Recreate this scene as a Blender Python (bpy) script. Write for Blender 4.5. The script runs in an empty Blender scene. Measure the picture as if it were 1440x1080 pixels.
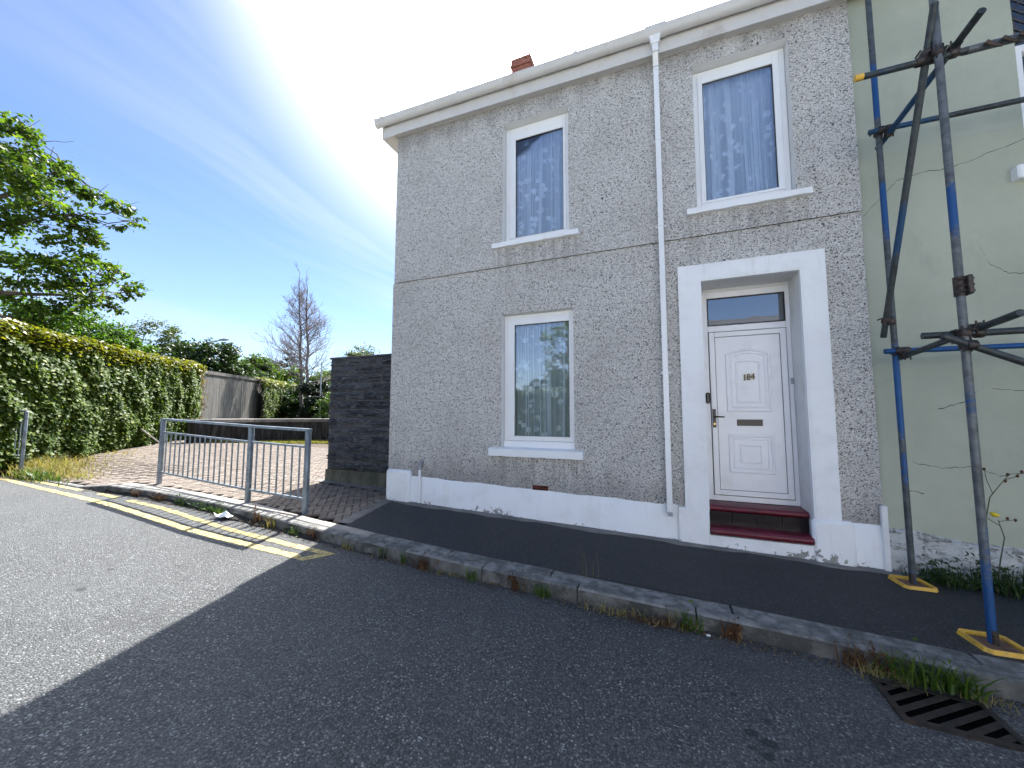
import bpy, bmesh, math, random
import numpy as np
from mathutils import Vector, Matrix, noise as mnoise

random.seed(7)
rng = np.random.default_rng(7)
SC = bpy.context.scene
COL = SC.collection
rad = math.radians

# ------------------------------------------------------------------ camera
CAM = np.array([0.0, -5.0, 1.505])
yaw, pitch, roll = rad(-21.907), rad(4.434), rad(0.0925)
fw = Vector((math.sin(yaw)*math.cos(pitch), math.cos(yaw)*math.cos(pitch), math.sin(pitch)))
rt = Vector((math.cos(yaw), -math.sin(yaw), 0)); up = rt.cross(fw)
r2 = rt*math.cos(roll)+up*math.sin(roll); u2 = up*math.cos(roll)-rt*math.sin(roll)
cd = bpy.data.cameras.new('camera'); cam = bpy.data.objects.new('camera', cd); COL.objects.link(cam)
cd.sensor_width = 36; cd.lens = 36*528.26/1440; cd.clip_start = .05; cd.clip_end = 3000
cam.matrix_world = Matrix(((r2.x, u2.x, -fw.x, CAM[0]), (r2.y, u2.y, -fw.y, CAM[1]), (r2.z, u2.z, -fw.z, CAM[2]), (0, 0, 0, 1)))
SC.camera = cam

# ------------------------------------------------------------------ sun, sky, exposure
SUN_EL = rad(52.5)
sa = Vector((-.238, 1, 0)).normalized()
SUN = Vector((sa.x*math.cos(SUN_EL), sa.y*math.cos(SUN_EL), math.sin(SUN_EL)))
SUN_ROT = math.atan2(sa.x, sa.y)
sl = bpy.data.lights.new('sun', 'SUN'); sl.energy = 3.15; sl.angle = rad(.55); sl.color = (1, .965, .91)
so = bpy.data.objects.new('sun', sl); COL.objects.link(so)
so.rotation_euler = (-SUN).to_track_quat('-Z', 'Y').to_euler(); so.location = (0, 0, 30)
SC.view_settings.view_transform = 'Standard'; SC.view_settings.look = 'None'
SC.view_settings.exposure = 2.3; SC.view_settings.gamma = 1; SC.view_settings.use_curve_mapping = False
SKY_STRENGTH = .07

class NT:
    """small helper around a node tree"""
    def __init__(s, tree): s.t = tree
    def n(s, typ, ins=None, **at):
        nd = s.t.nodes.new(typ)
        for k, v in at.items(): setattr(nd, k, v)
        for k, v in (ins or {}).items():
            i = nd.inputs[k]
            if isinstance(v, bpy.types.NodeSocket): s.t.links.new(v, i)
            else:
                if isinstance(v, tuple) and len(v) == 3 and i.type == 'RGBA': v = (*v, 1)
                i.default_value = v
        return nd
    def link(s, a, b): s.t.links.new(a, b)
    def math(s, op, a, b=0.0, c=0.0, clamp=False):
        return s.n('ShaderNodeMath', {0: a, 1: b, 2: c}, operation=op, use_clamp=clamp).outputs[0]
    def pos(s): return s.n('ShaderNodeNewGeometry').outputs['Position']
    def scale(s, v, xyz): return s.n('ShaderNodeVectorMath', {0: v, 1: xyz}, operation='MULTIPLY').outputs[0]
    def noise(s, v, scale, detail=3, rough=.55, dist=0.0):
        return s.n('ShaderNodeTexNoise', {'Vector': v, 'Scale': scale, 'Detail': detail, 'Roughness': rough, 'Distortion': dist}).outputs[0]
    def vor(s, v, scale, feature='F1', out='Distance', rnd=1.0):
        return s.n('ShaderNodeTexVoronoi', {'Vector': v, 'Scale': scale, 'Randomness': rnd}, feature=feature).outputs[out]
    def ramp(s, f, stops, interp='LINEAR'):
        nd = s.n('ShaderNodeValToRGB', {'Fac': f}); cr = nd.color_ramp; cr.interpolation = interp
        while len(cr.elements) < len(stops): cr.elements.new(.5)
        for e, (p, c) in zip(cr.elements, stops):
            e.position = p; c = c if isinstance(c, tuple) else (c, c, c); e.color = (*c, 1)
        return nd.outputs[0]
    def mix(s, f, a, b, mode='MIX'):
        nd = s.n('ShaderNodeMix', data_type='RGBA', blend_type=mode)
        for k, v in ((0, f), (6, a), (7, b)):
            if isinstance(v, bpy.types.NodeSocket): s.link(v, nd.inputs[k])
            else: nd.inputs[k].default_value = ((*v, 1) if isinstance(v, tuple) else v)
        return nd.outputs[2]
    def step(s, f, a, b):   # smooth remap a..b -> 0..1
        return s.n('ShaderNodeMapRange', {0: f, 1: a, 2: b, 3: 0.0, 4: 1.0}, interpolation_type='SMOOTHSTEP').outputs[0]
    def sep(s, v): return s.n('ShaderNodeSeparateXYZ', {0: v}).outputs
    def comb(s, x, y, z): return s.n('ShaderNodeCombineXYZ', {0: x, 1: y, 2: z}).outputs[0]
    def bump(s, h, strength, dist, normal=None):
        i = {'Height': h, 'Strength': strength, 'Distance': dist}
        if normal is not None: i['Normal'] = normal
        return s.n('ShaderNodeBump', i).outputs[0]

W = bpy.data.worlds.new('World'); SC.world = W; W.use_nodes = True
w = NT(W.node_tree); W.node_tree.nodes.clear()
sky = w.n('ShaderNodeTexSky', sky_type='NISHITA', sun_disc=False)
sky.sun_elevation = SUN_EL; sky.sun_rotation = SUN_ROT; sky.air_density = 1.0; sky.dust_density = .0; sky.ozone_density = 1.3
dv = w.n('ShaderNodeTexCoord').outputs['Generated']
dn = w.n('ShaderNodeVectorMath', {0: dv}, operation='NORMALIZE').outputs[0]
dx, dy, dz = w.sep(dn)
zz = w.math('MAXIMUM', w.math('ADD', dz, .06), .04)
cu = w.math('DIVIDE', dx, zz); cv = w.math('DIVIDE', dy, zz)
warp = w.noise(w.comb(w.math('MULTIPLY', cu, .7), w.math('MULTIPLY', cv, .5), 3.1), 1.0, 2)
cu2 = w.math('ADD', cu, w.math('MULTIPLY', warp, .5))
bands = w.noise(w.comb(w.math('MULTIPLY', cu2, 1.5), w.math('MULTIPLY', cv, .22), 1.7), 1.0, 5, .55)
wisp = w.noise(w.comb(w.math('MULTIPLY', cu2, 5.0), w.math('MULTIPLY', cv, .8), 5.2), 1.0, 4, .6)
sd = w.n('ShaderNodeVectorMath', {0: dn, 1: tuple(SUN)}, operation='DOT_PRODUCT').outputs['Value']
near = w.step(sd, .60, 1.0)
cm = w.math('ADD', w.step(bands, .34, .80), w.math('MULTIPLY', w.math('SUBTRACT', wisp, .5), .32), clamp=True)
cm = w.math('MULTIPLY', cm, w.math('ADD', .30, w.math('MULTIPLY', near, .66)))
horiz = w.step(dz, .5, .0)
cm = w.math('ADD', cm, w.math('MULTIPLY', horiz, .06), clamp=True)
cm = w.math('MAXIMUM', cm, w.math('MULTIPLY', w.step(sd, .74, .97), .92))
# thin cirrus scatters forward: brighter towards the sun
glow = w.math('ADD', w.math('MULTIPLY', w.math('POWER', w.math('MAXIMUM', sd, 0.0), 26.0), 22.0), w.math('MULTIPLY', w.math('POWER', w.math('MAXIMUM', sd, 0.0), 5.0), 3.0))
cl = w.math('ADD', 2.7, w.math('MULTIPLY', glow, 1.8))
cloud = w.n('ShaderNodeVectorMath', {0: w.comb(.96, .99, 1.04), 'Scale': cl}, operation='SCALE').outputs[0]
skyc = w.mix(cm, w.mix(1.0, sky.outputs[0], (.56, .59, .68), 'MULTIPLY'), cloud)
bg = w.n('ShaderNodeBackground', {'Color': skyc, 'Strength': SKY_STRENGTH})
w.link(bg.outputs[0], w.n('ShaderNodeOutputWorld').inputs[0])

# ------------------------------------------------------------------ mesh helpers
def G(x, y=0.0):            # pavement level
    d = 0.0
    if x < -8.9 and y < .4:
        a = min(1, (-8.9-x)/.7); b = min(1, (.4-y)/1.4)
        d = .10*a*a*(3-2*a)*b*b*(3-2*b)
    return -.028*x - d
def RD(x, y=0.0): return -.028*x - .12      # road level

class MB:
    def __init__(s): s.v = []; s.f = []; s.m = []
    def quad(s, *ps, m=0):
        i = len(s.v); s.v += [tuple(p) for p in ps]; s.f.append(tuple(range(i, i+len(ps)))); s.m.append(m); return s
    def hexa(s, p, m=0):     # 8 points: bottom 4 ccw, top 4 ccw
        i = len(s.v); s.v += [tuple(q) for q in p]
        for f in ((3, 2, 1, 0), (4, 5, 6, 7), (0, 1, 5, 4), (1, 2, 6, 5), (2, 3, 7, 6), (3, 0, 4, 7)):
            s.f.append(tuple(i+k for k in f)); s.m.append(m)
        return s
    def box(s, x0, x1, y0, y1, z0, z1, m=0):
        return s.hexa([(x0, y0, z0), (x1, y0, z0), (x1, y1, z0), (x0, y1, z0), (x0, y0, z1), (x1, y0, z1), (x1, y1, z1), (x0, y1, z1)], m)
    def bbox(s, x0, x1, y0, y1, z0, z1, b=.006, m=0):   # box with chamfered edges (via bmesh)
        bm = bmesh.new(); bmesh.ops.create_cube(bm, size=1)
        for v in bm.verts: v.co = Vector(((x0+x1)/2+v.co.x*(x1-x0), (y0+y1)/2+v.co.y*(y1-y0), (z0+z1)/2+v.co.z*(z1-z0)))
        bmesh.ops.bevel(bm, geom=bm.edges[:], offset=b, segments=1, affect='EDGES')
        i = len(s.v); bm.verts.index_update(); s.v += [tuple(v.co) for v in bm.verts]
        for f in bm.faces: s.f.append(tuple(i+v.index for v in f.verts)); s.m.append(m)
        bm.free(); return s
    def tube(s, pts, rads, n=8, m=0, cap=True):
        pts = [Vector(p) for p in pts]
        if not hasattr(rads, '__len__'): rads = [rads]*len(pts)
        i0 = len(s.v); prev = None
        for k, p in enumerate(pts):
            t = (pts[min(k+1, len(pts)-1)]-pts[max(k-1, 0)])
            if t.length < 1e-9: t = Vector((0, 0, 1))
            t.normalize()
            if prev is None:
                a = t.cross(Vector((0, 0, 1)) if abs(t.z) < .9 else Vector((1, 0, 0))).normalized()
            else: a = (prev-t*prev.dot(t)).normalized()
            prev = a; b = t.cross(a)
            for j in range(n):
                an = 2*math.pi*j/n; s.v.append(tuple(p+(a*math.cos(an)+b*math.sin(an))*rads[k]))
        for k in range(len(pts)-1):
            for j in range(n):
                A = i0+k*n+j; B = i0+k*n+(j+1) % n
                s.f.append((A, B, B+n, A+n)); s.m.append(m)
        if cap:
            s.f.append(tuple(i0+j for j in reversed(range(n)))); s.m.append(m)
            e = i0+(len(pts)-1)*n; s.f.append(tuple(e+j for j in range(n))); s.m.append(m)
        return s
    def prism_y(s, poly, y0, y1, m=0):      # polygon in xz (ccw seen from -y) extruded along y
        n = len(poly); i = len(s.v)
        s.v += [(x, y0, z) for x, z in poly]+[(x, y1, z) for x, z in poly]
        s.f.append(tuple(range(i, i+n))); s.m.append(m); s.f.append(tuple(reversed(range(i+n, i+2*n)))); s.m.append(m)
        for k in range(n):
            a, b = i+k, i+(k+1) % n; s.f.append((b, a, a+n, b+n)); s.m.append(m)
        return s
    def profile_x(s, prof, x0, x1, z0=0.0, z1=0.0, m=0):   # closed yz profile swept along x, z shifted at each end
        n = len(prof); i = len(s.v)
        s.v += [(x0, y, z+z0) for y, z in prof]+[(x1, y, z+z1) for y, z in prof]
        s.f.append(tuple(range(i, i+n))); s.m.append(m); s.f.append(tuple(reversed(range(i+n, i+2*n)))); s.m.append(m)
        for k in range(n):
            a, b = i+k, i+(k+1) % n; s.f.append((b, a, a+n, b+n)); s.m.append(m)
        return s
    def build(s, name, mats, parent=None, smooth=False, fix=True):
        me = bpy.data.meshes.new(name)
        off = Vector((0, 0, 0))
        p = parent
        while p is not None: off += p.location; p = p.parent
        me.from_pydata([(x-off.x, y-off.y, z-off.z) for x, y, z in s.v], [], s.f)
        if not isinstance(mats, (list, tuple)): mats = [mats]
        for q in mats: me.materials.append(q)
        if len(mats) > 1: me.polygons.foreach_set('material_index', s.m)
        if fix:
            bm = bmesh.new(); bm.from_mesh(me); bmesh.ops.recalc_face_normals(bm, faces=bm.faces[:]); bm.to_mesh(me); bm.free()
        if smooth:
            me.polygons.foreach_set('use_smooth', [True]*len(me.polygons))
            if smooth == 'auto':
                try: me.set_sharp_from_angle(angle=rad(40))
                except Exception: pass
        me.update()
        o = bpy.data.objects.new(name, me); COL.objects.link(o); o.parent = parent
        return o

def link_mesh(name, me, parent=None, loc=(0, 0, 0), rot=(0, 0, 0)):
    o = bpy.data.objects.new(name, me); COL.objects.link(o); o.parent = parent
    o.location = loc; o.rotation_euler = rot; return o
def tag(o, label=None, cat=None, group=None, kind=None):
    if label: o['label'] = label
    if cat: o['category'] = cat
    if group: o['group'] = group
    if kind: o['kind'] = kind
    return o
def thing(name, label, cat, loc=(0, 0, 0), group=None):
    o = bpy.data.objects.new(name, None); COL.objects.link(o); o.location = loc; o.empty_display_size = .1
    return tag(o, label, cat, group)
def np_mesh(name, V, F, mat, parent=None, smooth=False):
    me = bpy.data.meshes.new(name); nf, k = F.shape
    me.vertices.add(len(V)); me.vertices.foreach_set('co', V.astype(np.float32).ravel())
    me.loops.add(nf*k); me.loops.foreach_set('vertex_index', F.astype(np.int32).ravel())
    me.polygons.add(nf); me.polygons.foreach_set('loop_start', np.arange(0, nf*k, k, dtype=np.int32))
    for q in (mat if isinstance(mat, (list, tuple)) else [mat]): me.materials.append(q)
    me.update(calc_edges=True)
    if smooth: me.polygons.foreach_set('use_smooth', [True]*nf)
    o = bpy.data.objects.new(name, me); COL.objects.link(o); o.parent = parent
    return o

# ------------------------------------------------------------------ materials
def material(name):
    m = bpy.data.materials.new(name); m.use_nodes = True; m.node_tree.nodes.clear(); return m, NT(m.node_tree)
def finish(n, shader):
    n.link(shader, n.n('ShaderNodeOutputMaterial').inputs[0])
def pbsdf(n, color, rough=.8, normal=None, spec=.5, metal=0.0, **kw):
    ins = {'Base Color': color, 'Roughness': rough, 'Specular IOR Level': spec, 'Metallic': metal}
    if normal is not None: ins['Normal'] = normal
    ins.update(kw)
    return n.n('ShaderNodeBsdfPrincipled', ins).outputs[0]
M = {}
def simple(name, col, rough=.6, var=.12, scale=6, bump=.0, bscale=40, bdist=.003, metal=0.0, spec=.5, dirt=None, dirtamt=.5, dscale=5, dlo=.5, dhi=.7):
    m, n = material(name); p = n.pos()
    f = n.noise(p, scale, 4)
    a = tuple(max(0, c*(1-var)) for c in col); b = tuple(min(1, c*(1+var)) for c in col)
    c = n.mix(n.step(f, .3, .7), a, b)
    if dirt:
        d = n.math('MULTIPLY', n.step(n.noise(p, dscale, 6, .65), dlo, dhi), dirtamt); c = n.mix(d, c, dirt)
    nm = n.bump(n.noise(p, bscale, 4), bump, bdist) if bump else None
    finish(n, pbsdf(n, c, rough, nm, spec, metal)); M[name] = m; return m

# asphalt -------------------------------------------------------------
def asphalt(name, lo, hi, tone, scale, bumpd, spots=False):
    m, n = material(name); p = n.pos()
    cell = n.vor(p, scale, 'F1', 'Color'); dist = n.vor(p, scale)
    r = n.sep(cell)[0]
    c = n.ramp(r, [(0, lo), (.55, tuple((a+b)*.45 for a, b in zip(lo, hi))), (.88, hi), (.965, tuple(x*1.6 for x in hi)), (1, tuple(min(1, x*2.8) for x in hi))])
    big = n.noise(p, .55, 5, .6); mid = n.noise(p, 4.0, 4, .6)
    c = n.mix(n.math('MULTIPLY', n.step(mid, .35, .7), .45), c, tone)
    c = n.mix(n.math('MULTIPLY', n.step(big, .38, .68), .35), c, tuple(x*1.5 for x in tone))
    pv = n.n('ShaderNodeVectorMath', {0: p, 1: n.n('ShaderNodeVectorMath', {0: n.n('ShaderNodeTexNoise', {'Vector': p, 'Scale': 1.4}).outputs['Color'], 'Scale': .5}, operation='SCALE').outputs[0]}, operation='ADD').outputs[0]
    wash = n.noise(n.scale(pv, (.5, 1.6, 1)), 1.3, 5, .6)
    c = n.mix(n.math('MULTIPLY', n.step(wash, .54, .70), .30), c, tuple(x*.45 for x in tone))
    gap = n.step(dist, .32/1, .75)
    c = n.mix(n.math('MULTIPLY', gap, .65), c, tuple(x*.35 for x in lo))
    fine = n.noise(p, scale*2.3, 3, .6)
    if spots:   # oil drips with their own shape
        px, py, pz = n.sep(p); wob = n.math('MULTIPLY', n.math('SUBTRACT', n.noise(p, 18, 3), .5), .06); tot = None
        for sx, sy, sr in ((.375, -2.62, .035), (.44, -2.66, .04), (.36, -2.72, .022), (.42, -2.745, .03), (.50, -2.73, .02), (.47, -2.50, .018), (.33, -2.36, .014), (-4.6, -3.3, .05), (-4.9, -3.0, .03)):
            dd = n.math('SQRT', n.math('ADD', n.math('POWER', n.math('SUBTRACT', px, sx), 2.0), n.math('POWER', n.math('MULTIPLY', n.math('SUBTRACT', py, sy), 1.4), 2.0)))
            k = n.step(n.math('ADD', dd, wob), sr*1.25, sr*.7)
            tot = k if tot is None else n.math('MAXIMUM', tot, k)
        c = n.mix(n.math('MULTIPLY', tot, .8), c, (.012, .013, .016))
        # tar seams and grit washed to the kerb
        grit = n.math('MULTIPLY', n.step(py, -2.5, -1.7), n.step(n.noise(n.scale(p, (1.0, 5.0, 1.0)), 2.2, 4, .6), .48, .66))
        c = n.mix(n.math('MULTIPLY', grit, .55), c, (.085, .083, .078))
    h = n.math('ADD', n.math('MULTIPLY', dist, -1.0), n.math('MULTIPLY', fine, .5))
    h = n.math('ADD', h, n.math('MULTIPLY', r, .5))
    finish(n, pbsdf(n, c, .75, n.bump(h, 1.0, bumpd), .5)); M[name] = m; return m
asphalt('road_asphalt', (.038, .041, .044), (.165, .170, .171), (.096, .101, .104), 95, .008, True)
asphalt('path_asphalt', (.016, .018, .021), (.062, .064, .070), (.031, .033, .038), 120, .008)

# pebbledash ---------------------------------------------------------
def pebbledash():
    m, n = material('pebbledash'); p = n.pos(); px, py, pz = n.sep(p)
    q = n.n('ShaderNodeVectorMath', {0: p, 1: n.n('ShaderNodeVectorMath', {0: n.n('ShaderNodeTexNoise', {'Vector': p, 'Scale': 30.0}).outputs['Color'], 'Scale': .03}, operation='SCALE').outputs[0]}, operation='ADD').outputs[0]
    q = n.scale(q, (1.0, 1.0, 1.25))
    col = n.sep(n.vor(q, 80, 'F1', 'Color')); d1 = n.vor(q, 80)
    c = n.ramp(col[0], [(0, (.08, .078, .076)), (.06, (.20, .195, .19)), (.12, (.64, .62, .585)), (.5, (.76, .735, .695)), (.85, (.84, .82, .785)), (1, (.88, .87, .86))])
    c = n.mix(n.math('MULTIPLY', n.step(col[1], .88, .94), .35), c, (.46, .36, .29))
    gap = n.step(d1, .56, .80)
    c = n.mix(n.math('MULTIPLY', gap, .68), c, (.055, .050, .048))  # shadow in the gaps between pebbles, put in as dark colour
    big = n.noise(p, .9, 5, .6)
    c = n.mix(n.math('MULTIPLY', n.step(big, .4, .7), .22), c, (.30, .275, .25))
    # soot under the eaves, splash dirt at the foot: shapes with ragged edges
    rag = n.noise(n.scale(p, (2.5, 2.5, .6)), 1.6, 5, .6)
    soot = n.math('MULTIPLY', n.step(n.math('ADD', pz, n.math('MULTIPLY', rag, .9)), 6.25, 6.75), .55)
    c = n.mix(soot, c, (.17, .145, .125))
    splash = n.math('MULTIPLY', n.step(n.math('ADD', n.math('ADD', pz, n.math('MULTIPLY', px, .028)), n.math('MULTIPLY', rag, -.8)), .45, -.05), .4)
    c = n.mix(splash, c, (.13, .125, .12))
    run = n.noise(n.scale(p, (7, 7, .5)), 1.5, 4, .6); tot = None      # rain runs below each sill
    for a, b, zt in ((-2.31, -1.01, 3.95), (.335, 1.6, 3.94), (-2.345, -.985, .9)):
        k = n.math('MULTIPLY', n.math('MULTIPLY', n.step(px, a-.05, a+.06), n.step(px, b+.05, b-.06)), n.math('MULTIPLY', n.step(pz, zt-.75, zt-.05), n.step(pz, zt+.02, zt-.02)))
        tot = k if tot is None else n.math('ADD', tot, k)
    c = n.mix(n.math('MULTIPLY', n.math('MULTIPLY', tot, n.step(run, .42, .66)), .42), c, (.20, .185, .17))
    h = n.math('ADD', n.math('MULTIPLY', d1, -1.2), n.math('MULTIPLY', col[2], .5))
    finish(n, pbsdf(n, c, .85, n.bump(h, .85, .012), .3)); M['pebbledash'] = m
pebbledash()

def white_paint(name, col, dirt, amt, flake=0.0):
    m, n = material(name); p = n.pos(); px, py, pz = n.sep(p)
    f = n.noise(p, 3.0, 6, .65); c = n.mix(n.math('MULTIPLY', n.step(f, .45, .75), amt), col, dirt)
    drip = n.noise(n.scale(p, (9, 9, .8)), 1.3, 4, .6); c = n.mix(n.math('MULTIPLY', n.step(drip, .58, .75), amt*.8), c, dirt)
    if flake:
        g = n.math('ADD', pz, n.math('MULTIPLY', px, .028))
        fl = n.math('MULTIPLY', n.step(n.math('ADD', n.math('ADD', n.noise(p, 17, 6, .7), n.math('MULTIPLY', n.math('SUBTRACT', n.noise(p, 1.1, 2), .5), .8)), n.math('MULTIPLY', g, -1.5)), .54, .58), flake)
        c = n.mix(fl, c, (.26, .255, .24))
    h = n.math('ADD', n.noise(p, 11, 5, .6), n.math('MULTIPLY', n.noise(p, 90, 2), .25))
    finish(n, pbsdf(n, c, .6, n.bump(h, .5, .010), .4)); M[name] = m
white_paint('masonry_white', (.83, .845, .86), (.66, .66, .65), .5, 1.0)
white_paint('reveal_white', (.72, .72, .71), (.52, .50, .48), .5)
simple('upvc', (.80, .81, .82), .28, .02, 3, 0, spec=.5, dirt=(.55, .54, .5), dirtamt=.35, dscale=4, dlo=.55, dhi=.8)
simple('upvc_old', (.60, .59, .575), .45, .06, 3, 0, dirt=(.38, .33, .29), dirtamt=.6, dscale=3, dlo=.48, dhi=.75)
simple('door_white', (.80, .80, .83), .3, .02, 3, .05, 30, dirt=(.6, .58, .58), dirtamt=.3)
simple('gasket', (.012, .012, .014), .5, .1)
simple('black_plastic', (.012, .012, .013), .3, .1)
simple('brass', (.55, .38, .14), .25, .1, metal=1.0)
simple('bronze', (.09, .055, .03), .3, .2, metal=1.0)
simple('step_maroon', (.115, .007, .020), .38, .2, 8, .25, 30, .003, dirt=(.05, .006, .012), dirtamt=.6)
simple('riser_black', (.012, .007, .009), .25, .3, 9)
simple('cement', (.17, .16, .148), .9, .25, 4, .6, 60, .006, dirt=(.12, .115, .105), dirtamt=.6, dscale=3)
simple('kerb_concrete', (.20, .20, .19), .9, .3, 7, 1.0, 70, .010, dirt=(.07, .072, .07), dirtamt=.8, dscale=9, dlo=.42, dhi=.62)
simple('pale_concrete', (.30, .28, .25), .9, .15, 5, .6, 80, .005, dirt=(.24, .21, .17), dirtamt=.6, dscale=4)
simple('kerb_side_shade', (.135, .137, .13), .9, .3, 6, 1.0, 60, .010, dirt=(.04, .042, .04), dirtamt=.85, dscale=5, dlo=.42, dhi=.62)  # kerb faces darker than the tops: their shade is in this colour
simple('roof_slate', (.10, .105, .115), .6, .2, 3, .3, 20)
simple('galvanised', (.23, .27, .31), .45, .25, 7, .15, 60, metal=.55, dirt=(.13, .13, .13), dirtamt=.7, dscale=9)
simple('iron', (.030, .025, .022), .6, .4, 14, .5, 60, .004, metal=.35, dirt=(.09, .05, .03), dirtamt=.5, dscale=12)
simple('hole_shade', (.003, .003, .003), 1.0, spec=0.0)  # near-black standing in for the shade inside holes
simple('yellow_plastic', (.72, .42, .05), .45, .1, 8, .1, 30, dirt=(.30, .20, .08), dirtamt=.7, dscale=20)
simple('rusty_plate', (.16, .085, .055), .8, .35, 14, .3)
simple('coupler_steel', (.055, .048, .045), .55, .4, 30, .3, 60, metal=.6, dirt=(.12, .06, .035), dirtamt=.6, dscale=25)
simple('bark', (.13, .105, .085), .9, .3, 8, .8, 22, .02)
simple('bark_grey', (.16, .14, .135), .9, .25, 9, .6, 20, .02)
simple('terracotta', (.36, .13, .08), .8, .25, 9, .3, 60)
simple('chimney_brick', (.33, .13, .09), .85, .25, 12, .5, 70)
simple('air_brick_clay', (.14, .045, .028), .8, .3, 15)
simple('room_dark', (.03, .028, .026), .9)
simple('litter_white', (.75, .77, .8), .5, .05)
simple('grey_pipe', (.30, .31, .33), .5, .2)
simple('lead_grey', (.10, .10, .11), .5, .2, metal=.5)
simple('petal_yellow', (.75, .55, .02), .6)
simple('lamp_metal', (.42, .45, .47), .45, .1, metal=.4)
simple('soil', (.07, .052, .036), .95, .4, 9, .8, 30, .02)

# neighbour render: sage green cement with stains
def sage():
    m, n = material('sage_render'); p = n.pos()
    c = n.mix(n.step(n.noise(p, .8, 6, .6), .3, .7), (.345, .37, .30), (.425, .45, .365))
    c = n.mix(n.math('MULTIPLY', n.step(n.noise(n.scale(p, (1, 1, .5)), 2.3, 6, .65), .55, .75), .45), c, (.28, .295, .25))
    c = n.mix(n.math('MULTIPLY', n.step(n.noise(p, 5, 5, .6), .62, .72), .4), c, (.46, .46, .41))
    h = n.math('ADD', n.noise(p, 2.2, 4, .6), n.math('MULTIPLY', n.noise(p, 55, 3, .6), .14))
    finish(n, pbsdf(n, c, .85, n.bump(h, .7, .03), .25)); M['sage_render'] = m
sage()
def peeling():
    m, n = material('peeling_white'); p = n.pos()
    f = n.noise(n.scale(p, (1, 1, 1.6)), 7, 8, .7, .6)
    c = n.mix(n.step(f, .52, .60), (.74, .76, .76), (.32, .31, .29))
    c = n.mix(n.math('MULTIPLY', n.step(n.noise(p, 22, 5, .7), .55, .66), .7), c, (.12, .115, .105))
    h = n.math('ADD', n.math('MULTIPLY', f, -1.5), n.noise(p, 18, 5, .65))
    finish(n, pbsdf(n, c, .75, n.bump(h, 1.0, .05), .3)); M['peeling_white'] = m
peeling()

def glass(name, refl=.12, tint=(.9, .95, 1)):
    m, n = material(name)
    fr = n.n('ShaderNodeFresnel', {'IOR': 1.52}).outputs[0]
    f = n.math('ADD', n.math('MULTIPLY', fr, 1.6), refl, clamp=True)
    p = n.pos(); nm = n.bump(n.noise(p, 1.6, 2), .03, .05)
    g = n.n('ShaderNodeBsdfGlossy', {'Color': (1, 1, 1), 'Roughness': .0, 'Normal': nm}).outputs[0]
    t = n.n('ShaderNodeBsdfTransparent', {'Color': tint}).outputs[0]
    finish(n, n.n('ShaderNodeMixShader', {0: f, 1: t, 2: g}).outputs[0]); M[name] = m
glass('glass', .07)
glass('glass_obscure', .16, (.25, .32, .4))

def lace():
    m, n = material('lace'); p = n.pos(); px, py, pz = n.sep(p)
    v = n.comb(px, 0.0, pz)
    fl = n.vor(v, 8.5, 'F1', 'Distance'); ang = n.noise(v, 26, 3, .6)
    flower = n.math('MULTIPLY', n.step(n.math('ADD', fl, n.math('MULTIPLY', n.math('SUBTRACT', ang, .5), .9)), .46, .34), n.step(ang, .34, .46))
    band = n.step(n.noise(n.comb(px, 0.0, n.math('MULTIPLY', pz, .7)), 3.0, 2), .34, .52)
    flower = n.math('MULTIPLY', flower, n.math('ADD', .3, n.math('MULTIPLY', band, .7)))
    # seen at a slant the net closes up, as cloth does
    fac = n.n('ShaderNodeLayerWeight', {'Blend': .5}).outputs['Facing']
    op = n.math('ADD', .46, n.math('MULTIPLY', n.step(fac, .08, .45), .52), clamp=True)
    op = n.math('MAXIMUM', op, n.math('MULTIPLY', flower, .97))
    d = n.n('ShaderNodeBsdfDiffuse', {'Color': n.mix(flower, (.86, .88, .91), (.96, .96, .97))}).outputs[0]
    t = n.n('ShaderNodeBsdfTranslucent', {'Color': (.8, .83, .88)}).outputs[0]
    dt = n.n('ShaderNodeMixShader', {0: .12, 1: d, 2: t}).outputs[0]
    tr = n.n('ShaderNodeBsdfTransparent').outputs[0]
    finish(n, n.n('ShaderNodeMixShader', {0: op, 1: tr, 2: dt}).outputs[0]); M['lace'] = m
lace()

def leafmat(name, stops, trans=.45, rough=.45, spec=.35):
    m, n = material(name); g = n.n('ShaderNodeNewGeometry')
    c = n.ramp(g.outputs['Random Per Island'], stops)
    c = n.mix(n.math('MULTIPLY', n.step(n.noise(g.outputs['Position'], .9, 3), .35, .7), .35), c, tuple(x*.75 for x in stops[0][1]))
    d = pbsdf(n, c, rough, None, spec)
    tc = n.mix(1.0, c, (1.25, 1.35, .55), 'MULTIPLY')
    t = n.n('ShaderNodeBsdfTranslucent', {'Color': tc}).outputs[0]
    finish(n, n.n('ShaderNodeMixShader', {0: trans, 1: d, 2: t}).outputs[0]); M[name] = m
leafmat('leaf_big', [(0, (.045, .085, .014)), (.5, (.075, .13, .018)), (.9, (.11, .17, .022)), (1, (.18, .21, .03))], .6)
leafmat('leaf_acer', [(0, (.045, .10, .012)), (.6, (.075, .15, .02)), (1, (.11, .19, .025))], .5)
leafmat('leaf_airy', [(0, (.06, .085, .035)), (.6, (.09, .12, .05)), (1, (.13, .16, .07))], .4)
leafmat('leaf_dark', [(0, (.018, .040, .012)), (.6, (.035, .070, .018)), (1, (.06, .10, .025))], .35)
leafmat('leaf_bronze', [(0, (.030, .030, .022)), (.6, (.05, .05, .032)), (1, (.075, .065, .04))], .3)
leafmat('leaf_conifer', [(0, (.008, .016, .008)), (.7, (.016, .030, .012)), (1, (.03, .045, .018))], .2)
leafmat('leaf_ivy', [(0, (.035, .075, .012)), (.4, (.075, .125, .018)), (.8, (.12, .17, .026)), (1, (.24, .27, .05))], .4, .5, .2)
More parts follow.
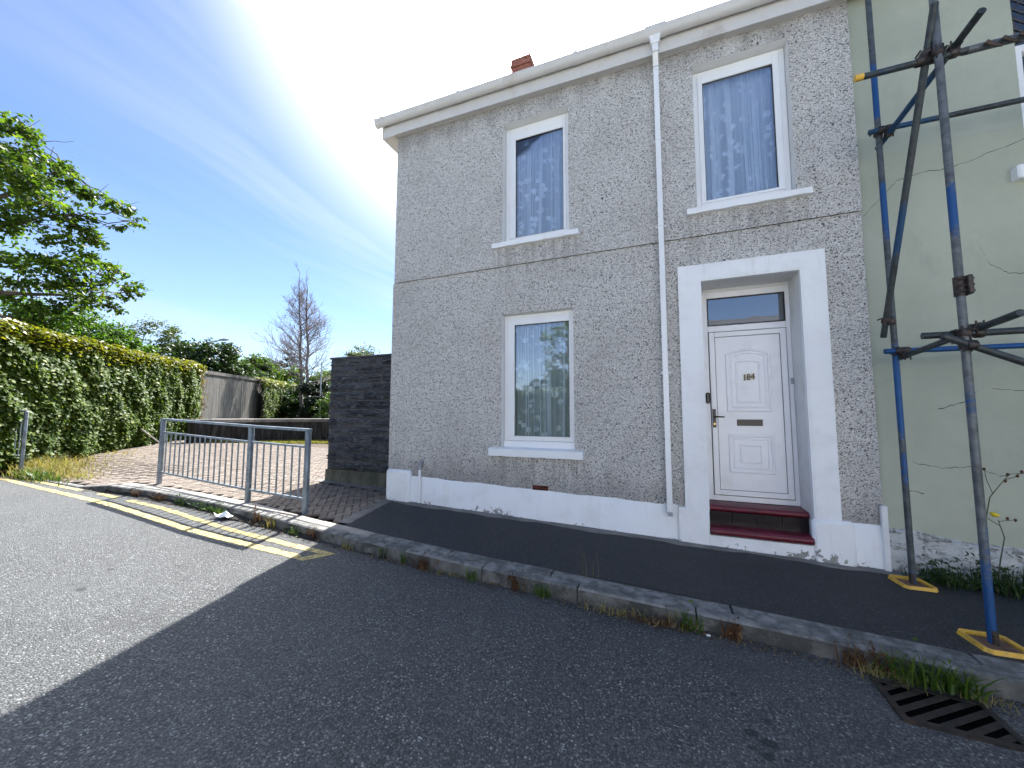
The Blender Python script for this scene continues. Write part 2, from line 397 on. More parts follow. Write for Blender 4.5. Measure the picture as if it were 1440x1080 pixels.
leafmat('leaf_ivy_sunlit', [(0, (.09, .12, .012)), (.6, (.17, .17, .014)), (1, (.24, .20, .018))], .45, .4, .4)  # top leaves coloured as if lit by the sun from behind
leafmat('leaf_ivy_dry', [(0, (.12, .10, .035)), (.6, (.20, .15, .06)), (1, (.28, .22, .11))], .35, .6, .2)
leafmat('grass_green', [(0, (.035, .085, .012)), (.6, (.065, .13, .02)), (1, (.12, .17, .03))], .4)
leafmat('grass_dark', [(0, (.018, .045, .010)), (.6, (.032, .07, .014)), (1, (.06, .10, .02))], .35)
leafmat('grass_dry', [(0, (.20, .15, .06)), (.5, (.30, .25, .11)), (.8, (.38, .33, .17)), (1, (.14, .19, .04))], .35, .7, .2)
leafmat('grass_lawn', [(0, (.22, .22, .04)), (.6, (.30, .27, .07)), (1, (.36, .32, .12))], .3, .7, .2)
leafmat('weed_brown', [(0, (.065, .030, .016)), (.6, (.12, .055, .026)), (1, (.20, .12, .06))], .25, .7, .2)
leafmat('litter_leaf', [(0, (.06, .035, .02)), (.5, (.13, .085, .045)), (1, (.28, .22, .14))], .15, .8, .2)
leafmat('stone_grit', [(0, (.10, .095, .09)), (.6, (.22, .21, .20)), (.95, (.36, .35, .34)), (1, (.55, .55, .55))], 0, .8, .2)

def brickmat(name, stops, bumpd=.004):
    m, n = material(name); p = n.pos(); g = n.n('ShaderNodeNewGeometry').outputs['Random Per Island']
    orr = n.n('ShaderNodeObjectInfo').outputs['Random']
    f = n.math('FRACT', n.math('ADD', g, orr))
    c = n.ramp(f, stops)
    c = n.mix(n.math('MULTIPLY', n.step(n.noise(p, 1.3, 5, .6), .4, .7), .4), c, tuple(x*.7 for x in stops[-1][1]))
    c = n.mix(n.math('MULTIPLY', n.step(n.noise(p, 60, 4), .45, .65), .25), c, tuple(x*.5 for x in stops[0][1]))
    finish(n, pbsdf(n, c, .9, n.bump(n.noise(p, 120, 3), .6, bumpd), .25)); M[name] = m
brickmat('paver', [(0, (.150, .125, .105)), (.5, (.19, .158, .134)), (1, (.23, .195, .165))])
def blockmat():
    m, n = material('rock_block'); p = n.pos()
    orr = n.n('ShaderNodeObjectInfo').outputs['Random']
    c = n.ramp(orr, [(0, (.050, .055, .066)), (.5, (.075, .081, .094)), (1, (.105, .110, .122))])
    px, py, pz = n.sep(p)
    c = n.mix(n.math('MULTIPLY', n.step(n.noise(n.scale(p, (1, 1, 4.5)), 7, 6, .7, .5), .50, .64), .75), c, (.19, .20, .22))  # highlights of the rock ledges painted as pale streaks
    c = n.mix(n.math('MULTIPLY', n.step(n.noise(n.scale(p, (1, 1, 3.0)), 9, 5, .7, .3), .56, .68), .7), c, (.018, .019, .022))  # shade of the crevices painted as dark streaks
    c = n.mix(n.math('MULTIPLY', n.step(pz, .9, .3), .25), c, (.085, .088, .06))
    finish(n, pbsdf(n, c, .9, n.bump(n.noise(n.scale(p, (1, 1, 2.6)), 22, 6, .65), 1.0, .035), .3)); M['rock_block'] = m
    m, n = material('block_base'); p = n.pos()
    c = n.mix(n.step(n.noise(n.scale(p, (3, 3, 1)), 2.5, 6, .65), .35, .7), (.065, .067, .052), (.135, .133, .10))
    finish(n, pbsdf(n, c, .9, n.bump(n.noise(p, 30, 5, .6), .6, .01), .25)); M['block_base'] = m
    simple('block_mortar', (.10, .10, .105), .95, .25, 8, .6, 60)
blockmat()
def oldwall():
    m, n = material('old_concrete'); p = n.pos()
    st = n.noise(n.scale(p, (4, 4, .5)), 1.6, 6, .65)
    c = n.mix(n.step(st, .3, .7), (.085, .081, .076), (.175, .168, .158))
    c = n.mix(n.math('MULTIPLY', n.step(n.noise(p, 9, 6, .7), .45, .7), .5), c, (.06, .056, .05))
    finish(n, pbsdf(n, c, .9, n.bump(n.noise(p, 35, 4), .5, .015), .2)); M['old_concrete'] = m
    m, n = material('black_wall'); p = n.pos()
    st = n.noise(n.scale(p, (5, 5, .8)), 1.8, 6, .65)
    c = n.mix(n.step(st, .4, .75), (.022, .021, .020), (.085, .08, .072))
    finish(n, pbsdf(n, c, .9, n.bump(n.noise(p, 30, 4), .6, .02), .2)); M['black_wall'] = m
oldwall()
def yellowpaint():
    m, n = material('yellow_paint'); p = n.pos()
    wear = n.step(n.noise(p, 11, 6, .75), .49, .60); gr = n.step(n.vor(p, 75), .45, .8)
    c = n.mix(n.step(n.noise(p, 2, 3), .3, .7), (.47, .37, .13), (.54, .44, .19))
    c = n.mix(n.math('MAXIMUM', wear, n.math('MULTIPLY', gr, .55)), c, (.10, .095, .075))
    finish(n, pbsdf(n, c, .75, n.bump(n.vor(p, 75), .6, -.006), .3)); M['yellow_paint'] = m
yellowpaint()
def scaffmat(name, base, blue, lo, hi, seed):
    m, n = material(name); p = n.pos()
    # blue paint bands left on the galvanised tube, worn at their edges
    q = n.n('ShaderNodeVectorMath', {0: p, 1: (seed*3.1, seed*1.7, seed)}, operation='ADD').outputs[0]
    f = n.math('ADD', n.noise(n.scale(q, (.5, .5, 1)), 1.15, 1), n.math('MULTIPLY', n.math('SUBTRACT', n.noise(p, 26, 5, .7), .5), .22))
    c = n.mix(n.step(n.noise(p, 12, 5, .65), .35, .7), base, tuple(x*.45 for x in base))
    c = n.mix(n.step(f, lo, hi), c, blue)
    c = n.mix(n.math('MULTIPLY', n.step(n.noise(p, 34, 4, .7), .6, .7), .5), c, (.11, .075, .055))
    finish(n, pbsdf(n, c, .5, n.bump(n.noise(p, 60, 3), .3, .002), .4, .25)); M[name] = m
scaffmat('tube_a', (.095, .11, .12), (.012, .075, .22), .50, .54, 1)
scaffmat('tube_b', (.14, .155, .165), (.014, .075, .22), .54, .60, 4)
scaffmat('tube_c', (.055, .068, .072), (.010, .055, .13), .56, .64, 7)
def terrainmat():
    m, n = material('terrain'); p = n.pos()
    c = n.mix(n.step(n.noise(p, .15, 5), .35, .65), (.06, .075, .025), (.12, .11, .05))
    finish(n, pbsdf(n, c, .95)); M['terrain'] = m
terrainmat()

# ------------------------------------------------------------------ the ground
mb = MB()
xs = [-700, -45, -30, -20, -10, 0, 10, 20, 700]; ys = [-700, -40, -10.5, 0, 25, 60, 700]
tz = lambda x: -.028*max(-45, min(20, x)) - .35
for i in range(len(xs)-1):
    for j in range(len(ys)-1):
        a, b, c, d = xs[i], xs[i+1], ys[j], ys[j+1]
        mb.quad((a, c, tz(a)), (b, c, tz(b)), (b, d, tz(b)), (a, d, tz(a)))
tag(mb.build('ground', M['terrain'], fix=False), kind='structure')

KERB = [(-30, -1.70), (-16, -1.62), (-11.0, -1.56), (-9.2, -1.49), (-7.9, -1.385), (-6.5, -1.36), (-5.4, -1.43), (-4.4, -1.53), (-3.4, -1.61), (-2.3, -1.68), (-1.0, -1.70), (0.3, -1.72), (2.0, -1.745), (14, -1.80)]
kx = np.array([p[0] for p in KERB]); ky = np.array([p[1] for p in KERB])
def KY(x): return float(np.interp(x, kx, ky))
# road: one sheet along the kerb line, gently uneven
mb = MB(); X = list(np.arange(-45, 14.01, .25)); Y = [0, -.15, -.3, -.45, -.6, -.8, -1, -1.3, -1.6, -2, -2.4, -3.4, -5, -8.2]
def RZ(x, y):
    d = y-KY(x)-.06; return RD(x)+.006*math.sin(x*1.3+d*2.1)+.004*math.sin(x*.7-d*3)
def rp(x, d): return (x, KY(x)+.06+d, RZ(x, KY(x)+.06+d))
for i in range(len(X)-1):
    for j in range(len(Y)-1):
        mb.quad(rp(X[i], Y[j+1]), rp(X[i+1], Y[j+1]), rp(X[i+1], Y[j]), rp(X[i], Y[j]))
tag(mb.build('road', M['road_asphalt'], smooth=True, fix=False), kind='structure')
# far pavement on the other side of the road (coloured pale to bounce sunlight onto the facade)
mb = MB()
for i in range(len(X)-1):
    a, b = X[i], X[i+1]
    mb.hexa([(a, -12.5, RD(a)-.2), (b, -12.5, RD(b)-.2), (b, -9.85, RD(b)-.2), (a, -9.85, RD(a)-.2), (a, -12.5, RD(a)+.12), (b, -12.5, RD(b)+.12), (b, -9.85, RD(b)+.12), (a, -9.85, RD(a)+.12)])
tag(mb.build('pavement', simple('pale_fill_paving', (.40, .39, .37), .9, .15, 1.5, .4, 50)), kind='structure')

# asphalt footway in front of the houses
mb = MB()
X2 = list(np.arange(-3.75, 14.01, .25)); 
def edge_x(y): return -4.08 + (-y)*.26       # brick / asphalt boundary
def ap(x, t):
    yk = KY(x)+.255; y = 0.02*(1-t)+yk*t
    xx = max(x, edge_x(y)); return (xx, y, G(xx)+.004*math.sin(xx*2.3+y*3))
X2 = [-4.1, -4.0, -3.9, -3.8]+X2
T = [0, .15, .3, .45, .6, .75, .9, 1]
for i in range(len(X2)-1):
    for j in range(len(T)-1):
        mb.quad(ap(X2[i], T[j+1]), ap(X2[i+1], T[j+1]), ap(X2[i+1], T[j]), ap(X2[i], T[j]))
tag(mb.build('footway', M['path_asphalt'], smooth=True, fix=False), kind='structure')
# cement run at the foot of the wall
mb = MB()
for i in range(40):
    a = -4.2+i*.1725*1; b = a+.1725
    wa = .10+.03*math.sin(a*5.1)+.02*math.sin(a*13); wb = .10+.03*math.sin(b*5.1)+.02*math.sin(b*13)
    mb.hexa([(a, -wa-.03, G(a)-.02), (b, -wb-.03, G(b)-.02), (b, .01, G(b)-.02), (a, .01, G(a)-.02), (a, -wa-.03, G(a)+.006), (b, -wb-.03, G(b)+.006), (b, .01, G(b)+.022), (a, .01, G(a)+.022)])
tag(mb.build('cement_fillet', M['cement'], smooth='auto'), kind='structure')

# kerb: two rows of stones, front row with the upstand
kerb = tag(bpy.data.objects.new('kerb', None), kind='structure'); COL.objects.link(kerb)
def kz(x):
    if x < -8.9:
        a = min(1, (-8.9-x)/.7); return -.028*x-.105*a*a*(3-2*a)
    return -.028*x
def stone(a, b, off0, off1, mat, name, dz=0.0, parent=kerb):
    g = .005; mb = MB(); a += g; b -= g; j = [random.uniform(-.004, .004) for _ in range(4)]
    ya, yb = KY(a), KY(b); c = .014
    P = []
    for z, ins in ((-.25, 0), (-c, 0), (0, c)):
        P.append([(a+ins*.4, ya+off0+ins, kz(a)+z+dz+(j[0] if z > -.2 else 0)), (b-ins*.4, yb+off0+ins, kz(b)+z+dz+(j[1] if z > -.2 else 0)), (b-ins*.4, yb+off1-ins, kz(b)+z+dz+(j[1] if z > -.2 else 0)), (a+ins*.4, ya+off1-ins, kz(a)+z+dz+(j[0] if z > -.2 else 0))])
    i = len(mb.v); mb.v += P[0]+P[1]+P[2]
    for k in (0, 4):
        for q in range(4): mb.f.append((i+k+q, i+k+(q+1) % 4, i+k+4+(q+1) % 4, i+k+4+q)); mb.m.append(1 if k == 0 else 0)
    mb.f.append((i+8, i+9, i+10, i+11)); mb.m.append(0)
    return mb.build(name, [mat, M['kerb_side_shade']], parent, fix=True)
x = 0.19
edges = [x]
while x > -16: x -= .914; edges.append(x)
edges = edges[::-1]
x = .19
while x < 9: x += .914*2; edges.append(x)
for a, b in zip(edges[:-1], edges[1:]):
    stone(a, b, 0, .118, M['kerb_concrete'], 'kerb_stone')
e2 = [-3.2, -2.1, -1.0, .45, 1.8, 3.4, 5.2, 7, 9]
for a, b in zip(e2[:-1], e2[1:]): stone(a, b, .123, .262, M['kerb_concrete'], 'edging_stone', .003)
e3 = [-8.9, -7.9, -6.9, -5.9, -5.0, -4.1, -3.2]
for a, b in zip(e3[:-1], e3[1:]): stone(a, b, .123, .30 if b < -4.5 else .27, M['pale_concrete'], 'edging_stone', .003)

# dark strip along the kerb foot: contact shade put in as colour
mb = MB()
for i in range(60):
    a, b = -9.0+i*.085, -9.0+(i+1)*.085
    def sw(x): return .07+.045*math.sin(x*3.1)+.03*math.sin(x*8.7+1)
    def P_s(x, t): y = KY(x)+.004-sw(x)*t; return (x, y, RD(x)+.012+.030*(1-t)*(1+.4*math.sin(x*11)))
    mb.quad(P_s(a, 1), P_s(b, 1), P_s(b, .5), P_s(a, .5)); mb.quad(P_s(a, .5), P_s(b, .5), P_s(b, 0), P_s(a, 0))
tag(mb.build('kerb_foot_shade', M['kerb_foot_dark'] if 'kerb_foot_dark' in M else simple('kerb_foot_dark', (.022, .019, .015), .95, .4, 14, .9, 40, .02), smooth=True, fix=False), kind='structure')
# double yellow line
def yline(pts, wdt, gaps=()):
    mb = MB(); px = [p[0] for p in pts]; py = [p[1] for p in pts]; x = px[0]
    while x < px[-1]-.01:
        b = min(x+.12, px[-1])
        if not any(g0 < x < g1 for g0, g1 in gaps):
            ya, yb = np.interp(x, px, py), np.interp(b, px, py); j = [random.uniform(-.008, .008) for _ in range(2)]
            mb.quad(*[(u, v, RZ(u, v)+.004) for u, v in ((x, ya-wdt/2+j[0]), (b, yb-wdt/2+j[0]), (b, yb+wdt/2+j[1]), (x, ya+wdt/2+j[1]))])
        x = b
    o = mb.build('yellow_line', M['yellow_paint'], fix=False); tag(o, kind='structure')
yline([(-12.2, -1.86), (-11.68, -1.80), (-8.0, -1.86), (-5.7, -1.99), (-3.62, -2.035)], .10)
yline([(-11.4, -1.60), (-8.9, -1.60), (-6.9, -1.63), (-5.1, -1.78), (-3.42, -1.845)], .085, ((-9.5, -9.0), (-8.3, -8.0)))
mb = MB()
mb.quad(*[(u, v, RZ(u, v)+.0045) for u, v in ((-3.62, -2.08), (-3.50, -2.09), (-3.34, -1.81), (-3.44, -1.80))])
tag(mb.build('yellow_line', M['yellow_paint'], fix=False), kind='structure')

# brick paving ---------------------------------------------------------
pav = tag(bpy.data.objects.new('brick_paving', None), kind='structure'); COL.objects.link(pav)
def in_paving(x, y):
    if x < -17.2 or x > -3.6 or y > 7.5: return False
    if y < KY(x)+(.34 if x > -8.9 else .16): return False
    if x > edge_x(min(y, 0))-.13 and y < .1: return False
    if y > .42 and x > -6.3 and y < .9: return False
    if y > .42 and x > -4.5: return False
    hx = (x+13)*6.7+(y+1.5)*5.8          # in front of the ivy wall
    if hx < 2.5: return False
    if (x+11.6)**2*.55+(y-6.3)**2*1.6 < 4.5: return False
    return True
mb = MB()
ng = 46
for i in range(ng):
    for j in range(30):
        a, b = -18+i*.32, -18+(i+1)*.32; c, d = -1.75+j*.32, -1.75+(j+1)*.32
        if a > -4.3 or c < KY(a)+.30: continue
        mb.quad((a, c, G(a, c)-.022), (b, c, G(b, c)-.022), (b, d, G(b, d)-.022), (a, d, G(a, d)-.022))
mb.build('bedding_sand', M['soil'], pav, fix=False)
mb = MB()    # cement flaunching between the pavers, the asphalt and the block wall
for i in range(24):
    t0, t1 = i/24, (i+1)/24; ya, yb = .3-t0*1.55, .3-t1*1.55
    xa, xb = edge_x(min(ya, 0)), edge_x(min(yb, 0)); ra, rb_ = .02*math.sin(i*1.7), .02*math.sin((i+1)*1.7)
    mb.quad((xa-.17+ra, ya, G(xa)+.003), (xb-.17+rb_, yb, G(xb)+.003), (xb+.03+rb_*.5, yb, G(xb)+.005), (xa+.03+ra*.5, ya, G(xa)+.005))
mb.quad((-6.4, .50, G(-6.4)-.001), (-4.2, .40, G(-4.2)-.001), (-4.2, .66, G(-4.2)+.02), (-6.4, .66, G(-6.4)+.02))
mb.build('cement_margin', M['cement'], pav, fix=False)
def paver_mesh():
    m = MB(); L, Wd, c = .096, .046, .006
    lo = [(-L, -Wd, -.03), (L, -Wd, -.03), (L, Wd, -.03), (-L, Wd, -.03)]
    mi = [(a, b, -c) for a, b, _ in lo]; tp = [(a*(L-c)/L, b*(Wd-c)/Wd, 0) for a, b, _ in lo]
    m.v = lo+mi+tp
    for k in (0, 4):
        for q in range(4): m.f.append((k+q, k+(q+1) % 4, k+4+(q+1) % 4, k+4+q)); m.m.append(0)
    m.f.append((8, 9, 10, 11)); m.m.append(0)
    return m
pm = paver_mesh(); PV = np.array(pm.v)
me_p = bpy.data.meshes.new('brick'); me_p.from_pydata(pm.v, [], pm.f); me_p.materials.append(M['paver']); me_p.update()
bricks = []
for i in range(-110, 110):
    for j in range(-60, 70):
        # herringbone, laid at 45 degrees to the kerb
        k = (i-j) % 4
        if k == 0: cx, cy, r = i+1.0, j+.5, 0
        elif k == 2: cx, cy, r = i+.5-0, j+1.0-1, 1
        else: continue
        if k == 2: cx, cy = i+.5, j+0.0
        u, v = cx*.1, cy*.1
        a = rad(42); x = -8+u*math.cos(a)-v*math.sin(a); y = 2+u*math.sin(a)+v*math.cos(a)
        if in_paving(x, y): bricks.append((x, y, a+(math.pi/2 if r else 0)))
bricks.sort(key=lambda b: (b[0]-0)**2+(b[1]+5)**2)
BF = np.array(pm.f, dtype=object)
VV, FF = [], []
nb = 0
for k, (x, y, a) in enumerate(bricks):
    dz = random.uniform(-.0035, .0035); tx, ty = random.uniform(-.008, .008), random.uniform(-.008, .008); aa = a+random.uniform(-.02, .02)
    if k < 300:
        link_mesh('brick', me_p, pav, (x, y, G(x, y)+dz), (tx, ty, aa))
    else:
        c, s = math.cos(aa), math.sin(aa)
        Q = PV.copy(); Q[:, 2] += Q[:, 0]*ty+Q[:, 1]*tx
        R_ = np.stack([Q[:, 0]*c-Q[:, 1]*s+x, Q[:, 0]*s+Q[:, 1]*c+y, Q[:, 2]+G(x, y)+dz], 1)
        VV.append(R_); FF += [tuple(12*nb+i for i in f) for f in pm.f]; nb += 1
me = bpy.data.meshes.new('brick'); me.from_pydata(np.concatenate(VV).tolist(), [], FF); me.materials.append(M['paver']); me.update()
o = link_mesh('brick', me, pav); o['kind'] = 'stuff'

# ------------------------------------------------------------------ house with pebbledash front
HX0, HX1 = -4.135, 2.03
HD = 6.6      # depth of the house
house = thing('house', 'two-storey grey pebbledash end house with white plinth and white door surround', 'house', (-1.05, 0, 0))
WIN = [(-2.16, -1.15, 4.04, 5.90), (.455, 1.465, 4.04, 5.90), (-2.175, -1.11, 1.01, 2.955)]
DOOR = (.46, 1.45, -.1, 3.10)
def slab_with_holes(mb, x0, x1, z0, z1, yf, yb, holes, mrev=1):
    xs = sorted({x0, x1, *[h[0] for h in holes], *[h[1] for h in holes]}); zs = sorted({z0, z1, *[h[2] for h in holes], *[h[3] for h in holes]})
    xs = [x for x in xs if x0 <= x <= x1]; zs = [z for z in zs if z0 <= z <= z1]
    for i in range(len(xs)-1):
        for j in range(len(zs)-1):
            a, b, c, d = xs[i], xs[i+1], zs[j], zs[j+1]; cx, cz = (a+b)/2, (c+d)/2
            if any(h[0] < cx < h[1] and h[2] < cz < h[3] for h in holes): continue
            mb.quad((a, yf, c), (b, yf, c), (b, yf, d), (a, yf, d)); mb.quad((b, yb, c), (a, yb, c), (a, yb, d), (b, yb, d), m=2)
    for (a, b, c, d) in holes:
        c2, d2 = max(c, z0), min(d, z1)
        if c2 >= d2: continue
        mb.quad((a, yf, c2), (a, yb, c2), (a, yb, d2), (a, yf, d2), m=mrev); mb.quad((b, yb, c2), (b, yf, c2), (b, yf, d2), (b, yb, d2), m=mrev)
        if c >= z0: mb.quad((a, yf, c), (b, yf, c), (b, yb, c), (a, yb, c), m=mrev)
        if d <= z1: mb.quad((a, yb, d), (b, yb, d), (b, yf, d), (a, yf, d), m=mrev)
mb = MB(); ST = 3.675
slab_with_holes(mb, HX0-.04, HX1, -.3, ST, 0, .42, [WIN[2], DOOR])
slab_with_holes(mb, HX0, HX1, ST, 6.28, -.022, .42, WIN[:2])
# lower edge of the upper coat (drip)
mb.quad((HX0, -.022, ST), (HX1, -.022, ST), (HX1, .0, ST+.008), (HX0, .0, ST+.008))
mb.quad((HX0-.04, 0, ST), (HX0, 0, ST), (HX0, HD, ST), (HX0-.04, HD, ST))
mb.quad((HX0-.04, 0, -.3), (HX0-.04, HD, -.3), (HX0-.04, HD, ST), (HX0-.04, 0, ST))
mb.quad((HX0, -.022, ST), (HX0, HD, ST), (HX0, HD, 6.5), (HX0, HD/2, 9.25), (HX0, -.022, 6.5))
mb.quad((HX1, -.022, ST), (HX1, .03, ST), (HX1, .03, 6.28), (HX1, -.022, 6.28))
mb.quad((HX0-.04, HD, -.3), (HX1, HD, -.3), (HX1, HD, 6.5), (HX0-.04, HD, 6.5), m=0)
# inside: floors and party wall keep the rooms dark
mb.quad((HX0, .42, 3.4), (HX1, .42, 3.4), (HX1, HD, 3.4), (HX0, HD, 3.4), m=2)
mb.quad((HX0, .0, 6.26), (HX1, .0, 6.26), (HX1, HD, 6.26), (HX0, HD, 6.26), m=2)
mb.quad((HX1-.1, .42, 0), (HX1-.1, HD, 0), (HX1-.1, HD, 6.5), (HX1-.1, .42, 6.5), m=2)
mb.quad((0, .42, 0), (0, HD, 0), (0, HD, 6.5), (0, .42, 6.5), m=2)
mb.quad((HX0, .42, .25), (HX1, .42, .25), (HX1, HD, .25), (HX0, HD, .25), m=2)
mb.build('wall', [M['pebbledash'], M['reveal_white'], M['room_dark']], house, fix=False)

# plinth
mb = MB()
def plinth_seg(mb, a, b, yf, h, cut=None):
    n = max(1, int((b-a)/.12))
    for i in range(n):
        p, q = a+(b-a)*i/n, a+(b-a)*(i+1)/n
        def top(x): return G(x)+h+.006*math.sin(x*7)+.004*math.sin(x*19)
        def fr(x): return yf+.004*math.sin(x*5+1)+.003*math.sin(x*17)
        mb.hexa([(p, fr(p), G(p)-.1), (q, fr(q), G(q)-.1), (q, .0, G(q)-.1), (p, .0, G(p)-.1), (p, fr(p)+.014, top(p)-.012), (q, fr(q)+.014, top(q)-.012), (q, .0, top(q)+.012), (p, .0, top(p)+.012)])
plinth_seg(mb, -3.72, .13, -.03, .40)
pl = mb.build('plinth', M['masonry_white'], house, smooth='auto')
mb = MB(); plinth_seg(mb, 1.78, 2.0, -.03, .42); mb.build('plinth', M['masonry_white'], house, smooth='auto')
mb = MB(); mb.bbox(-4.185, -3.71, -.062, .12, -.1, .605, .035); mb.build('corner_block', M['masonry_white'], pl, smooth='auto')
# door base blocks and the wall under the step
mb = MB()
mb.bbox(.13, .46, -.055, .02, -.2, .405, .012); mb.bbox(1.42, 1.78, -.075, .02, -.2, .40, .03)
mb.box(.455, 1.425, -.05, .3, -.2, .118)
mb.build('base_block', M['masonry_white'], pl, smooth='auto')

# door surround
mb = MB(); sx0, sx1, szt = .21, 1.68, 3.305; y0 = -.045
mb.hexa([(sx0, y0, .38), (.463, y0, .38), (.463, .02, .38), (sx0, .02, .38), (sx0, y0, szt), (.463, y0, 3.098), (.463, .02, 3.098), (sx0, .02, szt)])
mb.hexa([(1.447, y0, .38), (sx1, y0, .36), (sx1, .02, .36), (1.447, .02, .38), (1.447, y0, 3.098), (sx1, y0, szt), (sx1, .02, szt), (1.447, .02, 3.098)])
mb.hexa([(.463, y0, 3.098), (1.447, y0, 3.098), (1.447, .02, 3.098), (.463, .02, 3.098), (sx0, y0, szt), (sx1, y0, szt), (sx1, .02, szt), (sx0, .02, szt)])
ds = mb.build('door_surround', M['masonry_white'], house)
mb = MB()     # fine raised bead just outside the opening
mb.box(.425, .447, y0-.006, y0+.01, .41, 3.14); mb.box(1.463, 1.485, y0-.006, y0+.01, .41, 3.14); mb.box(.447, 1.463, y0-.006, y0+.01, 3.118, 3.14)
mb.build('bead', M['masonry_white'], ds)

# windows
def rect_frame(mb, x0, x1, z0, z1, wd, y0, y1, b=.004, wb=None):
    wb = wb or wd
    mb.bbox(x0, x0+wd, y0, y1, z0, z1, b); mb.bbox(x1-wd, x1, y0, y1, z0, z1, b)
    mb.bbox(x0+wd, x1-wd, y0+.0006, y1, z1-wd, z1-.0004, b); mb.bbox(x0+wd, x1-wd, y0+.0006, y1, z0+.0004, z0+wb, b)
def curtain(x0, x1, z0, z1, y, label, seed):
    r = random.Random(seed); nx, nz = 320, 14; V = []; k = [r.uniform(0, 6) for _ in range(6)]
    for j in range(nz+1):
        t = j/nz
        for i in range(nx+1):
            u = i/nx; x = x0+(x1-x0)*u
            g = .5+.5*math.sin(u*7.0+k[4]+.5*math.sin(u*17+k[5]))        # gathered here, slack there
            amp = .008+.030*g; ph = u*46+2.2*math.sin(u*9+k[1])+.7*math.sin(t*2.2+u*7+k[2])*(1-t)
            V.append((x, y+amp*math.sin(ph)+.005*math.sin(ph*2.3+k[3]), z0+(z1-z0)*t))
    F = [(j*(nx+1)+i, j*(nx+1)+i+1, (j+1)*(nx+1)+i+1, (j+1)*(nx+1)+i) for j in range(nz) for i in range(nx)]
    me = bpy.data.meshes.new('net_curtain'); me.from_pydata(V, [], F); me.materials.append(M['lace']); me.polygons.foreach_set('use_smooth', [True]*len(F)); me.update()
    o = link_mesh('net_curtain', me); tag(o, label, 'curtain', 'lace curtains in the grey house')
def window(h, sill, glx, label_c, seed, sub):
    x0, x1, z0, z1 = h
    root = bpy.data.objects.new('window', None); COL.objects.link(root); root.parent = house; root.empty_display_size = .1
    gx0, gx1, gz0, gz1 = glx
    mb = MB(); fy = .105
    rect_frame(mb, x0+.004, x1-.004, z0+sub+.002, z1-.003, .062, fy, fy+.07)
    mb.build('frame', M['upvc'], root)
    mb = MB(); sx0_, sx1_, sz0, sz1 = x0+.062, x1-.062, z0+sub+.06, z1-.062
    wl = min(.06, gx0-sx0_) if gx0-sx0_ > .03 else .05
    mb.bbox(sx0_, gx0, fy-.014, fy+.05, sz0, sz1, .006); mb.bbox(gx1, sx1_, fy-.014, fy+.05, sz0, sz1, .006)
    mb.bbox(gx0, gx1, fy-.0134, fy+.05, gz1, sz1, .006); mb.bbox(gx0, gx1, fy-.0134, fy+.05, sz0, gz0, .006)
    mb.build('sash', M['upvc'], root)
    mb = MB(); rect_frame(mb, gx0-.001, gx1+.001, gz0-.001, gz1+.001, .009, fy+.001, fy+.012, .001); mb.build('gasket', M['gasket'], root)
    mb = MB(); mb.box(gx0+.003, gx1-.003, fy+.014, fy+.018, gz0+.003, gz1-.003); mb.build('pane', M['glass'], root)
    mb = MB()
    if sub > .02: mb.bbox(x0+.004, x1-.004, fy-.03, fy+.06, z0+.002, z0+sub, .006); mb.build('sub_sill', M['upvc'], root)
    sa_, sb_, st, sbm = sill
    mb = MB(); n = 14
    for i in range(n):
        a, b = sa_+(sb_-sa_)*i/n, sa_+(sb_-sa_)*(i+1)/n
        ja, jb = .004*math.sin(a*21+seed), .004*math.sin(b*21+seed)
        mb.hexa([(a, -.075, sbm+ja), (b, -.075, sbm+jb), (b, -.001, sbm-.004), (a, -.001, sbm-.004), (a, -.073, st+ja*.5), (b, -.073, st+jb*.5), (b, -.001, st+.012), (a, -.001, st+.012)])
    mb.hexa([(x0+.002, -.004, st-.02), (x1-.002, -.004, st-.02), (x1-.002, .11, st-.02), (x0+.002, .11, st-.02), (x0+.002, -.004, st+.011), (x1-.002, -.004, st+.011), (x1-.002, .11, st+.025), (x0+.002, .11, st+.025)])
    mb.build('sill', M['masonry_white'], root, smooth='auto')
    curtain(gx0-.1, gx1+.1, gz0-.1, gz1+.22, fy+.125, label_c, seed)
    return root
window(WIN[0], (-2.31, -1.01, 4.025, 3.955), (-1.995, -1.255, 4.14, 5.69), 'white lace net curtain behind the upper window left of the downpipe', 1, .03)
window(WIN[1], (.335, 1.60, 4.015, 3.945), (.575, 1.335, 4.165, 5.73), 'white lace net curtain behind the upper window over the front door', 2, .03)
window(WIN[2], (-2.345, -.985, 1.0, .90), (-2.01, -1.195, 1.165, 2.80), 'white floral lace curtain behind the ground floor window', 3, .10)
# small vent stay on the ground floor pane

# front door
door = bpy.data.objects.new('front_door', None); COL.objects.link(door); door.parent = house; door.empty_display_size = .1
DY = .38
mb = MB()
mb.bbox(.462, .56, DY, DY+.07, .43, 3.07, .005); mb.bbox(1.40, 1.449, DY, DY+.07, .43, 3.07, .005)
mb.bbox(.56, 1.40, DY+.0006, DY+.07, 2.985, 3.07, .005); mb.bbox(.56, 1.40, DY+.0006, DY+.07, 2.545, 2.625, .005); mb.bbox(.56, 1.40, DY+.0006, DY+.07, .43, .495, .005)
mb.build('frame', M['door_white'], door)
mb = MB(); mb.box(.462, 1.449, DY-.005, DY+.08, 3.07, 3.10); mb.build('head_packer', M['reveal_white'], door)
mb = MB(); rect_frame(mb, .558, 1.402, 2.623, 2.987, .014, DY-.004, DY+.02, .002); mb.build('gasket', M['gasket'], door)
mb = MB(); mb.box(.57, 1.39, DY+.012, DY+.018, 2.635, 2.975); mb.build('fanlight_pane', M['glass_obscure'], door)
